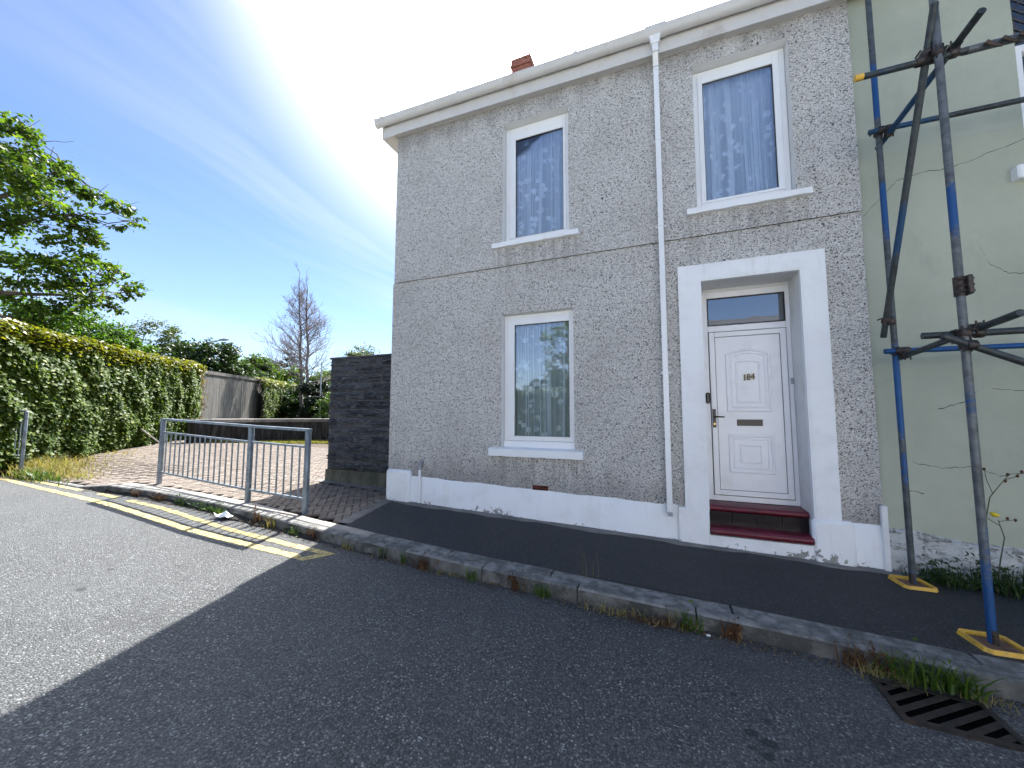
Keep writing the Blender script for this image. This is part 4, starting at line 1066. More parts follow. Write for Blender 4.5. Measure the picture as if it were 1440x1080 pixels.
# ------------------------------------------------------------------ concrete boundary wall with ivy
A0 = Vector((-12.0, -2.66)); A1 = Vector((-34.0, 22.8)); DW = (A1-A0).normalized(); NW_ = Vector((DW.y, -DW.x))   # normal towards the paving (+x side)
if NW_.x < 0: NW_ = -NW_
def wp(s, off, z): p = A0+DW*s+NW_*off; return (p.x, p.y, z)
def wtop(s): return float(np.interp(s, [0, 6, 9.2, 15, 20, 28, 34], [3.15, 3.2, 3.34, 3.55, 3.72, 4.0, 4.2]))
cw = thing('concrete_wall', 'tall weathered grey concrete boundary wall between the two ivy patches', 'wall', (A0.x, A0.y, 0))
joints = [.3, 3.3, 6.4, 9.35, 12.3, 15.35, 18.8, 22.2, 25.8, 29.5, 33.5]
for a, b in zip(joints[:-1], joints[1:]):
    mb = MB(); a_, b_ = a+.012, b-.012
    mb.hexa([wp(a_, 0, -.2), wp(b_, 0, -.2), wp(b_, -.22, -.2), wp(a_, -.22, -.2), wp(a_, 0, wtop(a)-.16), wp(b_, 0, wtop(b)-.16), wp(b_, -.22, wtop(b)-.16), wp(a_, -.22, wtop(a)-.16)])
    mb.build('panel', M['old_concrete'], cw)
    mb = MB(); mb.hexa([wp(a_, .05, wtop(a)-.155), wp(b_, .05, wtop(b)-.155), wp(b_, -.27, wtop(b)-.155), wp(a_, -.27, wtop(a)-.155), wp(a_, .05, wtop(a)), wp(b_, .05, wtop(b)), wp(b_, -.27, wtop(b)+.02), wp(a_, -.27, wtop(a)+.02)])
    mb.build('coping', M['old_concrete'], cw)
mb = MB(); s = 15.35; mb.hexa([wp(s-.045, .002, .0), wp(s+.045, .002, .0), wp(s+.045, .02, .0), wp(s-.045, .02, .0), wp(s-.045, .002, wtop(s)-.17), wp(s+.045, .002, wtop(s)-.17), wp(s+.045, .02, wtop(s)-.17), wp(s-.045, .02, wtop(s)-.17)])
mb.build('joint_strip', M['pale_concrete'], cw)

# leaf scattering -------------------------------------------------------
def leaves(centers, normals, sizes, aspect=.62, fold=.25):
    """diamond leaves folded along the midrib; returns verts, faces (tris)"""
    n = len(centers); N = normals/np.maximum(1e-6, np.linalg.norm(normals, axis=1, keepdims=True))
    T = rng.normal(size=(n, 3)); T -= N*(T*N).sum(1, keepdims=True); T /= np.maximum(1e-6, np.linalg.norm(T, axis=1, keepdims=True))
    B = np.cross(N, T); s = sizes[:, None]
    p0 = centers-T*s*.5; p1 = centers+T*s*.5; l = centers+B*s*aspect*.5+N*s*fold*.5-T*s*.08; r = centers-B*s*aspect*.5+N*s*fold*.5-T*s*.08
    V = np.stack([p0, r, p1, l], 1).reshape(-1, 3); b = np.arange(n)[:, None]*4
    F = np.concatenate([b+np.array([[0, 1, 2]]), b+np.array([[0, 2, 3]])], 0)
    return V, F
def ivy(name, s0, s1, label, n, depthf, topf, botf, edge_drape, mats, loc):
    root = thing(name, label, 'ivy', loc)
    off = np.array(loc)
    s = rng.uniform(s0, s1, n); t = rng.uniform(0, 1, n)**.92
    top = np.array([wtop(x)+topf(x) for x in s]); bot = np.array([botf(x) for x in s])
    z = bot+(top-bot)*t
    lump = np.array([mnoise.noise(Vector((a*1.5, b*1.5, 2.0)))+.5*mnoise.noise(Vector((a*4, b*4, 5.0))) for a, b in zip(s, z)])
    fadeL = np.clip((s-s0)/.5, 0, 1); fadeR = np.clip((s1-s)/edge_drape, 0, 1)
    keep = rng.uniform(0, 1, n) < (fadeR**.8)*(.3+.7*np.clip(fadeL, 0, 1))+.02
    d = depthf*(.55+.45*np.sin(np.clip(t, 0, 1)*math.pi)**.4)*(.35+.65*fadeR)+lump*.13+rng.normal(0, .035, n)
    s, z, d, t, lump, top = s[keep], z[keep], d[keep], t[keep], lump[keep], top[keep]
    C_ = np.stack([A0.x+DW.x*s+NW_.x*d, A0.y+DW.y*s+NW_.y*d, z], 1)
    N_ = np.stack([np.full(len(s), NW_.x), np.full(len(s), NW_.y), np.full(len(s), .75)], 1)+rng.normal(0, .38, (len(s), 3))
    V, F = leaves(C_, N_, rng.uniform(.05, .115, len(s)), .95, .25)
    np_mesh('foliage', V-off, F, mats[0], root)['kind'] = 'stuff'
    # top leaves: sun from behind put into their yellow-green colour
    m = int(n*.24); s = rng.uniform(s0, s1-.15, m); w_ = rng.uniform(-.30, depthf*1.12, m)
    z = np.array([wtop(x)+topf(x) for x in s])+.08-.16*((w_-.0)/.5)**2+np.array([.10*mnoise.noise(Vector((a*2.2, b*3, 8.))) for a, b in zip(s, w_)])+rng.normal(0, .03, m)-np.where(w_ > depthf*.6, np.abs(rng.normal(0, .16, m)), 0)
    C_ = np.stack([A0.x+DW.x*s+NW_.x*w_, A0.y+DW.y*s+NW_.y*w_, z], 1); N_ = np.array([[NW_.x*.35, NW_.y*.35, 1.]])+rng.normal(0, .4, (m, 3))
    V, F = leaves(C_, N_, rng.uniform(.06, .12, m), .95, .22)
    np_mesh('cap', V-off, F, mats[1], root)['kind'] = 'stuff'
    # dry fringe hanging at the open edge
    m = int(n*.05); s = s1-edge_drape*.35+rng.normal(0, edge_drape*.45, m); t = rng.uniform(0.02, 1, m)
    z = np.array([botf(a)+.1+(wtop(a)-.05-botf(a))*b for a, b in zip(s, t)])
    d = rng.uniform(.03, .24, m); C_ = np.stack([A0.x+DW.x*s+NW_.x*d, A0.y+DW.y*s+NW_.y*d, z], 1)
    V, F = leaves(C_, np.array([[NW_.x, NW_.y, .1]])+rng.normal(0, .5, (m, 3)), rng.uniform(.06, .16, m), .45, .3)
    np_mesh('dry_fringe', V-off, F, mats[2], root)['kind'] = 'stuff'
    mb = MB(); r = random.Random(3)
    for k in range(70):
        a = s1-edge_drape*.4+r.gauss(0, edge_drape*.35); z_ = r.uniform(.7, wtop(a)); L = r.uniform(.3, .8)
        mb.tube([wp(a, .06, z_), wp(a+.15*L, .12, z_-.3*L), wp(a+r.uniform(.1, .45)*L, .08, z_-L)], [.006, .005, .002], 3, cap=False)
    mb.build('stem', M['bark'], root, fix=False)
    # dark backing behind the leaves, their inner shade put into its colour
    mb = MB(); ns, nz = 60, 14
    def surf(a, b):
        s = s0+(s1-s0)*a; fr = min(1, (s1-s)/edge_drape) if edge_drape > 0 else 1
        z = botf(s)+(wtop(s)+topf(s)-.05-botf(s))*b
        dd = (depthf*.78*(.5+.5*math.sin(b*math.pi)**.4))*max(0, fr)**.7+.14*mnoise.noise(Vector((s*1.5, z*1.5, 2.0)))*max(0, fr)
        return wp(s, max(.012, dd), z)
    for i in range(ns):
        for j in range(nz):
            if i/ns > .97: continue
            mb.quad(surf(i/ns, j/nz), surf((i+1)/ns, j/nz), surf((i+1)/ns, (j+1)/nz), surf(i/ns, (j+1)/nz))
    mb.build('dark_backing', M['ivy_shade'], root, smooth=True, fix=False)
    return root
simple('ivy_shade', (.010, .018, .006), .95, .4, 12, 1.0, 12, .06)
ivy('ivy', 0.35, 9.7, 'thick green ivy with top coloured as sunlit covering the near boundary wall', 62000, .42, lambda s: .12, lambda s: .36+.012*s, .75, (M['leaf_ivy'], M['leaf_ivy_sunlit'], M['leaf_ivy_dry']), (-13, -1.5, .3))
ivy('ivy', 17.6, 30, 'distant hanging ivy at the far end of the concrete wall behind the bare tree', 16000, .5, lambda s: -.05, lambda s: .8, .9, (M['leaf_ivy'], M['leaf_ivy_sunlit'], M['leaf_ivy_dry']), (-25, 12.5, .6))

# low dark wall with pale coping, curving behind the block wall
lw = thing('low_wall', 'low blackened retaining wall with pale coping behind the guard rail', 'wall', (-14.3, 5, .4))
pts = [(-15.5, 3.75), (-14.6, 4.75), (-13.75, 5.65), (-12.95, 6.40), (-12.3, 6.75), (-11.6, 6.9), (-10.5, 6.85)]
HL = 1.26
for i in range(len(pts)-1):
    (x0, y0_), (x1, y1_) = pts[i], pts[i+1]; d = Vector((x1-x0, y1_-y0_)).normalized(); n_ = Vector((d.y, -d.x))
    def q(x, y, o, z, e=0): return (x+n_.x*o+d.x*e, y+n_.y*o+d.y*e, z)
    mb = MB(); mb.hexa([q(x0, y0_, 0, .1), q(x1, y1_, 0, .1), q(x1, y1_, -.32, .1), q(x0, y0_, -.32, .1), q(x0, y0_, 0, HL-.12), q(x1, y1_, 0, HL-.12), q(x1, y1_, -.32, HL-.12), q(x0, y0_, -.32, HL-.12)])
    mb.build('wall_face', M['black_wall'], lw)
    mb = MB(); mb.hexa([q(x0, y0_, .035, HL-.118, .004), q(x1, y1_, .035, HL-.118, -.004), q(x1, y1_, -.36, HL-.118, -.004), q(x0, y0_, -.36, HL-.118, .004), q(x0, y0_, .035, HL, .004), q(x1, y1_, .035, HL, -.004), q(x1, y1_, -.36, HL+.012, -.004), q(x0, y0_, -.36, HL+.012, .004)])
    mb.build('coping', M['cement'] if i else M['pale_concrete'], lw)
mb = MB(); mb.bbox(-15.95, -15.45, 3.25, 3.75, .2, HL-.10, .02); mb.build('end_pier', M['black_wall'], lw)
mb = MB(); mb.bbox(-15.98, -15.42, 3.22, 3.78, HL-.098, HL+.01, .015); mb.build('pier_cap', M['cement'], lw)

# ------------------------------------------------------------------ grass helpers
def blades(n, cx, cy, zf, sx, sy, h0, h1, wd, lean=.5, rot=0.0):
    a = rng.normal(0, 1, n)*sx; b = rng.normal(0, 1, n)*sy
    x = cx+a*math.cos(rot)-b*math.sin(rot); y = cy+a*math.sin(rot)+b*math.cos(rot); z = np.array([zf(p, q_) for p, q_ in zip(x, y)])
    return blade_mesh(x, y, z, rng.uniform(h0, h1, n), wd, lean)
def blade_mesh(x, y, z, h, wd, lean):
    n = len(x); an = rng.uniform(0, 2*math.pi, n); ln = rng.uniform(.15, 1, n)*lean*h; fa = an+rng.uniform(-.7, .7, n)+math.pi/2
    dx, dy = np.cos(an)*ln, np.sin(an)*ln; wx, wy = np.cos(fa)*wd, np.sin(fa)*wd
    L = []
    for t, ww in ((0, 1.0), (.4, .9), (.75, .55), (1, .06)):
        zz_ = z+h*(t-.28*t*t*np.clip(ln/np.maximum(h, 1e-6), 0, 1)); px_, py_ = x+dx*t**1.7, y+dy*t**1.7
        L.append(np.stack([px_-wx*ww, py_-wy*ww, zz_], 1)); L.append(np.stack([px_+wx*ww, py_+wy*ww, zz_], 1))
    V = np.stack(L, 1).reshape(-1, 3); b = np.arange(n)[:, None]*8
    F = np.concatenate([b+np.array([[2*k, 2*k+1, 2*k+3, 2*k+2]]) for k in range(3)], 0)
    return V, F
def stuff(name, V, F, mat, label, cat):
    o = np_mesh(name, V, F, mat); tag(o, label, cat, kind='stuff'); return o

# mown yellow strip in front of the low wall
n = 5200; i = rng.integers(0, len(pts)-1, n); t = rng.uniform(0, 1, n); P_ = np.array(pts)
dirs = P_[i+1]-P_[i]; dirs /= np.linalg.norm(dirs, axis=1, keepdims=True); nn = np.stack([dirs[:, 1], -dirs[:, 0]], 1)
bp_ = P_[i]+(P_[i+1]-P_[i])*t[:, None]+nn*rng.uniform(.02, .95, n)[:, None]*np.clip((i+t)/1.2, .25, 1)[:, None]
V, F = blade_mesh(bp_[:, 0], bp_[:, 1], np.array([G(a, b)-.01 for a, b in bp_]), rng.uniform(.05, .11, n), .012, .8)
stuff('grass_strip', V, F, M['grass_lawn'], 'strip of dry yellow-green grass along the low dark wall', 'grass')
# long dry grass at the left by the ivy
Vs, Fs, k = [], [], 0
for (cx, cy, sx, sy, n_, h0, h1) in ((-12.0, -1.30, .45, .18, 1300, .06, .24), (-12.8, -1.25, .4, .25, 1300, .12, .42), (-11.3, -1.15, .38, .16, 700, .03, .14), (-13.5, -.6, .6, .35, 700, .05, .2), (-12.4, -.75, .55, .3, 600, .03, .12), (-14.6, .6, .9, .25, 500, .03, .12), (-14, -1.6, .7, .25, 900, .15, .5)):
    V, F = blades(n_, cx, cy, lambda p, q_: G(p, q_)-.02, sx, sy, h0, h1, .007, 1.1); Vs.append(V); Fs.append(F+k); k += len(V)
stuff('dry_grass', np.concatenate(Vs), np.concatenate(Fs), M['grass_dry'], 'tangle of long dry straw-coloured grass at the foot of the ivy', 'grass')
V, F = blades(900, -11.9, -1.5, lambda p, q_: G(p, q_)-.02, .5, .08, .05, .22, .008, 1.0)
stuff('verge_grass', V, F, M['grass_green'], 'fresh green grass at the road edge in front of the dry grass', 'grass')
# verge ground
mb = MB()
for i_ in range(12):
    for j_ in range(8):
        a, b, c, d = -17+i_*.5, -17+(i_+1)*.5, -1.62+j_*.3, -1.62+(j_+1)*.3
        if a > -11.6+.9*(j_/8): continue
        mb.quad((a, c, G(a, c)-.014+.012*math.sin(a*3)), (b, c, G(b, c)-.014+.012*math.sin(b*3)), (b, d, G(b, d)-.014+.012*math.sin(b*3)), (a, d, G(a, d)-.014+.012*math.sin(a*3)))
tag(mb.build('verge', M['soil'], fix=False), kind='structure')

# ------------------------------------------------------------------ trees
def branch(mb, a, b, r0, r1, wob, n=6, sides=6, sag=0.0, r=random):
    a, b = Vector(a), Vector(b); L = (b-a).length; P = [a]
    for k in range(1, n):
        t = k/n; P.append(a.lerp(b, t)+Vector((r.gauss(0, 1), r.gauss(0, 1), r.gauss(0, 1)+0))*wob*L*(.5 if t < .5 else .5)+Vector((0, 0, sag*L*math.sin(t*math.pi))))
    P.append(b); R_ = [r0+(r1-r0)*k/n for k in range(n+1)]
    mb.tube([tuple(p) for p in P], R_, sides, cap=False); return P
def crown_mesh(clumps, per_m3, size, flat=.8, updir=.6, shell=.6):
    Cs, Ns, Ss = [], [], []
    for (x, y, z, r) in clumps:
        n = max(10, int(per_m3*r**2.2)); d = rng.normal(size=(n, 3)); d /= np.linalg.norm(d, axis=1, keepdims=True)
        rr = r*rng.uniform(0, 1, n)**(1/3*shell+.15)
        # sub-sprays: leaves gather on twigs so gaps stay open
        m = max(3, int(n/14)); tw = rng.normal(size=(m, 3)); tw /= np.linalg.norm(tw, axis=1, keepdims=True); tw *= r*rng.uniform(.3, 1.05, (m, 1)); tw[:, 2] *= flat
        c = tw[rng.integers(0, m, n)]+rng.normal(0, .16*r+.03, (n, 3))*np.array([1, 1, .6])
        Cs.append(c+np.array([x, y, z])); Ns.append(rng.normal(0, .55, (n, 3))+np.array([0, 0, updir])+c*.4/max(r, .1)); Ss.append(rng.uniform(.6, 1.25, n)*size)
    return leaves(np.concatenate(Cs), np.concatenate(Ns), np.concatenate(Ss), .75, .25)
def tree(name, label, base, clumps, trunk_h, r0, leafsize, dens, leaf, bark='bark', hub=None, flat=.8, updir=.6, limb=.06, forks=3, seed=1, group=None):
    r = random.Random(seed); root = thing(name, label, 'tree', base, group); b = Vector(base)
    mb = MB(); hub = Vector(hub) if hub else b+Vector((0, 0, trunk_h))
    branch(mb, b-Vector((0, 0, .3)), hub, r0*1.25, r0*.8, .02, 6, 10, r=r)
    # limbs: group clumps by direction
    cl = [Vector(c[:3]) for c in clumps]; todo = list(range(len(cl))); limbs = []
    r.shuffle(todo); seeds = todo[:max(3, len(cl)//6)]
    for s_ in seeds:
        mid = hub.lerp(cl[s_], .55)+Vector((0, 0, .06*(cl[s_]-hub).length)); P = branch(mb, hub, mid, r0*.55, r0*.32, .05, 5, 8, r=r); branch(mb, P[-1], cl[s_], r0*.32, r0*.10, .06, 5, 6, r=r); limbs += P[2:]+[cl[s_]]
    for k, c in enumerate(cl):
        if k in seeds: continue
        src = min(limbs, key=lambda p: (p-c).length+.4*max(0, p.z-c.z)); L = (src-c).length
        branch(mb, src, c, max(.012, r0*limb*2.2*min(1, L/2)), .007, .07, 5, 5, r=r)
        for q_ in range(forks):
            e = c+Vector((r.gauss(0, 1), r.gauss(0, 1), r.gauss(.2, .7)))*clumps[k][3]*.8; branch(mb, c.lerp(src, .25), e, .014, .005, .06, 3, 4, r=r)
    mb.build('trunk', M[bark], root, smooth=True, fix=False)
    V, F = crown_mesh(clumps, dens, leafsize, flat, updir)
    np_mesh('crown', V-np.array(base), F, M[leaf], root)
    return root
BIG = [(-18.07,-1.03,10.05,0.60),(-17.98,-0.64,10.14,0.50),(-17.91,-0.35,10.17,0.35),(-17.98,-0.63,9.42,0.50),(-17.54,-0.94,8.55,0.70),(-17.41,-0.42,9.07,0.60),(-16.95,-0.64,8.27,0.70),(-17.31,-0.08,8.81,0.55),(-18.47,-0.55,8.23,0.70),(-17.68,0.46,9.35,0.40),(-17.65,0.56,8.87,0.50),(-18.73,0.44,8.73,0.45),(-17.55,0.86,8.78,0.40),(-17.43,1.21,8.62,0.40),(-17.33,1.48,8.62,0.35),(-17.23,1.73,8.52,0.30),(-17.13,1.99,8.26,0.30),(-17.27,1.63,7.84,0.25),(-16.85,-0.29,7.68,0.45),(-17.24,0.19,7.63,0.45),(-17.12,0.55,7.84,0.40),(-17.44,-0.56,7.23,0.60),(-18.00,-0.72,6.93,0.70),(-17.15,0.48,7.39,0.40),(-17.55,0.86,7.36,0.45),(-17.47,1.09,7.20,0.30),(-17.41,1.25,7.14,0.25),(-17.18,0.37,6.84,0.50),(-17.29,0.01,6.14,0.50),(-16.71,0.20,5.90,0.60),(-17.06,0.75,6.39,0.50),(-17.40,1.29,6.41,0.45),(-17.74,1.79,6.26,0.40),(-17.61,2.13,6.09,0.35),(-17.67,1.98,5.79,0.35),(-17.00,0.93,5.74,0.50),(-17.13,0.52,5.51,0.60),(-17.30,-0.02,5.47,0.60),(-18.37,-0.16,6.13,0.50),(-17.98,-0.66,5.98,0.50),(-17.43,-0.50,5.22,0.35),(-17.35,1.42,5.34,0.40),(-17.21,1.78,5.05,0.30),(-17.03,0.83,5.01,0.50),(-16.71,0.21,4.70,0.60),(-17.32,-0.10,4.68,0.50),(-18.39,-0.23,5.09,0.40),(-17.25,0.13,4.18,0.50),(-17.35,-0.19,4.12,0.50),(-18.38,-0.17,4.11,0.40)]
BIG = [(x, y, z, r*1.12) for x, y, z, r in BIG]; rb = random.Random(5)
for k in range(30):       # the rest of the crown, on the side away from the camera's view
    a = rb.uniform(0, 2*math.pi); rr = rb.uniform(1.0, 4.2); z = rb.uniform(5.0, 13.5)
    p = (-20.6+rr*math.cos(a), -3.4+rr*math.sin(a)*.9, z, rb.uniform(.5, .9))
    if p[1] > -1.6: continue
    BIG.append(p)
tree('broadleaf_tree', 'large leafy green tree reaching in from the left above the ivy', (-20.3, -3.2, .3), BIG, 4.4, .24, .155, 600, 'leaf_big', hub=(-20.1, -2.9, 4.6), flat=.6, limb=.07, seed=11)
def blob(cx, cy, cz, rx, ry, rz, n, r0, r1, seed):
    q_ = random.Random(seed); out = []
    for k in range(n):
        d = Vector((q_.gauss(0, 1), q_.gauss(0, 1), q_.gauss(0, 1))).normalized()*q_.uniform(.45, 1)**.6
        out.append((cx+d.x*rx, cy+d.y*ry, cz+d.z*rz, q_.uniform(r0, r1)))
    return out
tree('small_tree', 'bright fresh green tree right behind the ivy wall', (-20.8, 2.4, .4), blob(-20.9, 1.6, 4.1, 1.5, 1.9, 1.35, 40, .45, .8, 2)+blob(-20.5, 3.4, 4.15, .7, 1.0, .55, 12, .35, .5, 3), 2.4, .12, .11, 1400, 'leaf_acer', seed=3, flat=.6)
tree('small_tree', 'pale loose-crowned tree on the skyline next to the bright green tree', (-29.2, 8.1, .4), blob(-29.2, 8.0, 5.7, 1.5, 1.5, 1.55, 36, .35, .7, 5), 3, .12, .14, 380, 'leaf_airy', seed=4)
tree('rounded_bush', 'rounded dark green bush rising above the concrete wall coping', (-26.5, 9.5, .4), blob(-26.4, 9.6, 4.1, 1.5, 2.3, 1.75, 56, .5, .85, 6), 2, .12, .16, 800, 'leaf_dark', seed=5)
tree('small_tree', 'broad green tree behind the wall left of the bare tree', (-32.5, 17.9, .6), blob(-33.3, 17.2, 4.5, 1.6, 1.9, 2.0, 44, .6, 1.0, 7)+blob(-31.6, 19.0, 4.0, 1.2, 1.5, 1.3, 20, .5, .8, 71), 2.4, .14, .20, 520, 'leaf_big', seed=6)
tree('bronze_tree', 'dusky bronze-leaved tree top beside the bare tree', (-34.5, 20.2, .6), blob(-33.6, 20.4, 5.6, 1.3, 1.5, 1.7, 26, .35, .6, 8), 3.6, .12, .17, 420, 'leaf_bronze', seed=7)
tree('small_tree', 'green tree top showing over the dark block wall', (-20.6, 16.9, .4), blob(-20.7, 16.8, 4.9, 1.6, 1.7, 1.5, 40, .4, .7, 9), 2.8, .14, .14, 800, 'leaf_airy', seed=8)
tree('conifer_bush', 'near-black evergreen bush around the foot of the bare tree', (-21.2, 12.9, .4), blob(-21.0, 12.9, 2.1, .75, .75, 1.65, 30, .3, .5, 10), 1, .1, .14, 2200, 'leaf_conifer', seed=9)
tree('rounded_bush', 'sunny bright green bush beside the pale lamp post', (-19.4, 12.5, .4), blob(-19.1, 12.7, 1.6, .9, .9, 1.1, 26, .3, .5, 12), .8, .07, .10, 800, 'leaf_acer', seed=10)
tree('small_tree', 'far green tree between the lamp post and the block wall', (-25.3, 17.7, .5), blob(-25.4, 17.8, 3.6, 1.4, 1.4, 1.6, 30, .4, .7, 13), 2, .1, .16, 600, 'leaf_big', seed=12)
# the wood behind closes the skyline
tree('rounded_bush', 'dark green shrub filling the gap behind the concrete wall', (-30, 14, .5), blob(-29.6, 14.2, 3.0, 2.2, 2.6, 1.7, 44, .6, 1.0, 14), 1.5, .1, .2, 450, 'leaf_dark', seed=13)

tree('rounded_bush', 'dense dark shrub behind the foot of the bare tree', (-25.5, 16, .4), blob(-25, 16.2, 2.2, 2.2, 2.4, 1.6, 40, .6, .9, 15), 1.2, .1, .2, 700, 'leaf_dark', seed=14)
tree('rounded_bush', 'mid green shrub closing the view left of the block wall', (-22.5, 18, .4), blob(-21.8, 18.2, 2.0, 2.6, 2.0, 1.5, 40, .6, .9, 16), 1.2, .1, .2, 600, 'leaf_big', seed=15)
# bare tree -----------------------------------------------------------
bt = thing('bare_tree', 'leafless twin-stemmed tree with a fan of pale twigs', 'tree', (-21.6, 12.75, .45))
mb = MB(); mt = MB(); r = random.Random(21)
def grow(p, d, L, rr, depth, top=False):
    n = 4; P = [Vector(p)]; dd = Vector(d).normalized()
    for k in range(n):
        dd = (dd+Vector((r.gauss(0, .09), r.gauss(0, .09), r.gauss(.05, .07)))).normalized(); P.append(P[-1]+dd*L/n)
    (mb if depth < 2 else mt).tube([tuple(q_) for q_ in P], [rr*(1-.75*k/n) for k in range(n+1)], 5 if depth < 2 else 3, cap=False)
    if depth >= 3: return
    for k in range(7 if depth < 2 else 6):
        t = r.uniform(.2, 1)*n; i_ = min(n-1, int(t)); q_ = P[i_].lerp(P[i_+1], t-i_)
        ax = Vector((r.gauss(0, 1), r.gauss(0, 1), r.gauss(0, .5))); side = (ax-dd*ax.dot(dd)).normalized()
        nd = dd*.75+side*.75+Vector((0, 0, .25)); grow(q_, nd, L*r.uniform(.36, .58), max(.007, rr*.45), depth+1)
for (bx, by, tx, ty, tz_, rr) in ((-21.75, 12.65, -22.05, 12.25, 9.2, .12), (-21.45, 12.9, -21.75, 12.55, 9.0, .12)):
    a = Vector((bx, by, .3)); b = Vector((tx, ty, tz_)); P = branch(mb, a, b, rr, .04, .012, 10, 8, r=r)
    for k in range(46):
        t = r.uniform(.34, 1.0); i_ = min(9, int(t*10)); q_ = P[i_].lerp(P[i_+1], t*10-i_); an = r.uniform(0, 2*math.pi); f = (1-t)
        grow(q_, (math.cos(an), math.sin(an), .25+.7*t), .7+2.9*f*r.uniform(.7, 1.05), .020+.02*f, 1)
    grow(b, (0, 0, 1), 1.5, .035, 1)
tk = mb.build('trunk', M['bark_grey'], bt, smooth=True, fix=False); mt.build('twigs', M['twig_pale'], bt, fix=False) if 'twig_pale' in M else mt.build('twigs', simple('twig_pale', (.30, .27, .29), .9), bt, fix=False)

# lamp posts -----------------------------------------------------------
lp = thing('lamp_post', 'thin pale lamp post beside the bare tree', 'lamp post', (-20.2, 12.6, .45))
mb = MB(); mb.tube([(-20.2, 12.6, .4), (-20.2, 12.6, 1.7), (-20.2, 12.6, 1.72), (-20.22, 12.6, 4.6)], [.065, .065, .045, .032], 10); mb.build('pole', M['lamp_metal'], lp, smooth='auto')
mb = MB(); mb.tube([(-20.22, 12.6, 4.58), (-20.22, 12.6, 4.75)], [.05, .02], 8); mb.build('cap', M['lamp_metal'], lp, smooth='auto')
lp2 = thing('street_lamp', 'street lamp head peeking over the dark bush behind the wall', 'street lamp', (-31.7, 12.4, .4))
mb = MB(); mb.tube([(-31.7, 12.4, .3), (-31.7, 12.4, 6.6), (-31.6, 12.55, 6.85), (-31.25, 12.95, 7.0)], [.08, .05, .045, .04], 8); mb.build('pole', M['lamp_metal'], lp2, smooth='auto')
mb = MB(); mb.tube([(-31.3, 12.9, 7.02), (-31.1, 13.15, 7.09), (-30.9, 13.4, 7.1)], [.05, .11, .04], 8); mb.build('lamp_head', M['grey_pipe'], lp2, smooth='auto')

# ------------------------------------------------------------------ drain grate in the gutter
dg = thing('drain_grate', 'rusty cast-iron drain grate sunk at the road edge', 'drain grate', (1.4, -2.06, RD(1.4)))
gx0, gx1, gy0, gy1 = 1.15, 1.66, -2.215, -1.86
def dz_(x): return RD(x)+.019
def pr(mb, x0, x1, y0, y1, t=.0, th=.03):
    mb.hexa([(x0, y0, dz_(x0)-th), (x1, y0, dz_(x1)-th), (x1, y1, dz_(x1)-th), (x0, y1, dz_(x0)-th), (x0, y0, dz_(x0)+t), (x1, y0, dz_(x1)+t), (x1, y1, dz_(x1)+t), (x0, y1, dz_(x0)+t)])
mb = MB(); pr(mb, gx0, gx1, gy0, gy0+.035); pr(mb, gx0, gx1, gy1-.035, gy1); pr(mb, gx0, gx0+.035, gy0+.035, gy1-.035); pr(mb, gx1-.035, gx1, gy0+.035, gy1-.035); mb.build('frame', M['iron'], dg)
mb = MB()
mb.quad((gx0+.03, gy0+.03, dz_(gx0)-.0045), (gx1-.03, gy0+.03, dz_(gx1)-.0045), (gx1-.03, gy1-.03, dz_(gx1)-.0045), (gx0+.03, gy1-.03, dz_(gx0)-.0045)); mb.build('pit_shade', M['hole_shade'], dg)  # black sheet above the road, painted shade in place of an open pit
def clip_rect(poly, x0, x1, y0, y1):
    for ax, lim, sg in ((0, x0, 1), (0, x1, -1), (1, y0, 1), (1, y1, -1)):
        out = []
        for a, b in zip(poly, poly[1:]+poly[:1]):
            ia, ib = (a[ax]-lim)*sg >= 0, (b[ax]-lim)*sg >= 0
            if ia: out.append(a)
            if ia != ib:
                t = (lim-a[ax])/(b[ax]-a[ax]); out.append((a[0]+(b[0]-a[0])*t, a[1]+(b[1]-a[1])*t))
        poly = out
        if not poly: break
    return poly
ud = Vector((.785, .62)); vd = Vector((-.62, .785)); cc = Vector(((gx0+gx1)/2, (gy0+gy1)/2))
for k in range(-6, 7):
    q0 = cc+vd*(k*.068); P_ = [q0-ud*.6-vd*.017, q0+ud*.6-vd*.017, q0+ud*.6+vd*.017, q0-ud*.6+vd*.017]
    poly = clip_rect([tuple(p) for p in P_], gx0+.036, gx1-.036, gy0+.036, gy1-.036)
    if len(poly) < 3: continue
    mb = MB(); nn_ = len(poly)
    mb.quad(*[(x, y, dz_(x)-.002) for x, y in poly])
    for a, b in zip(poly, poly[1:]+poly[:1]): mb.quad((a[0], a[1], dz_(a[0])-.035), (b[0], b[1], dz_(b[0])-.035), (b[0], b[1], dz_(b[0])-.002), (a[0], a[1], dz_(a[0])-.002))
    mb.build('bar', M['iron'], dg)

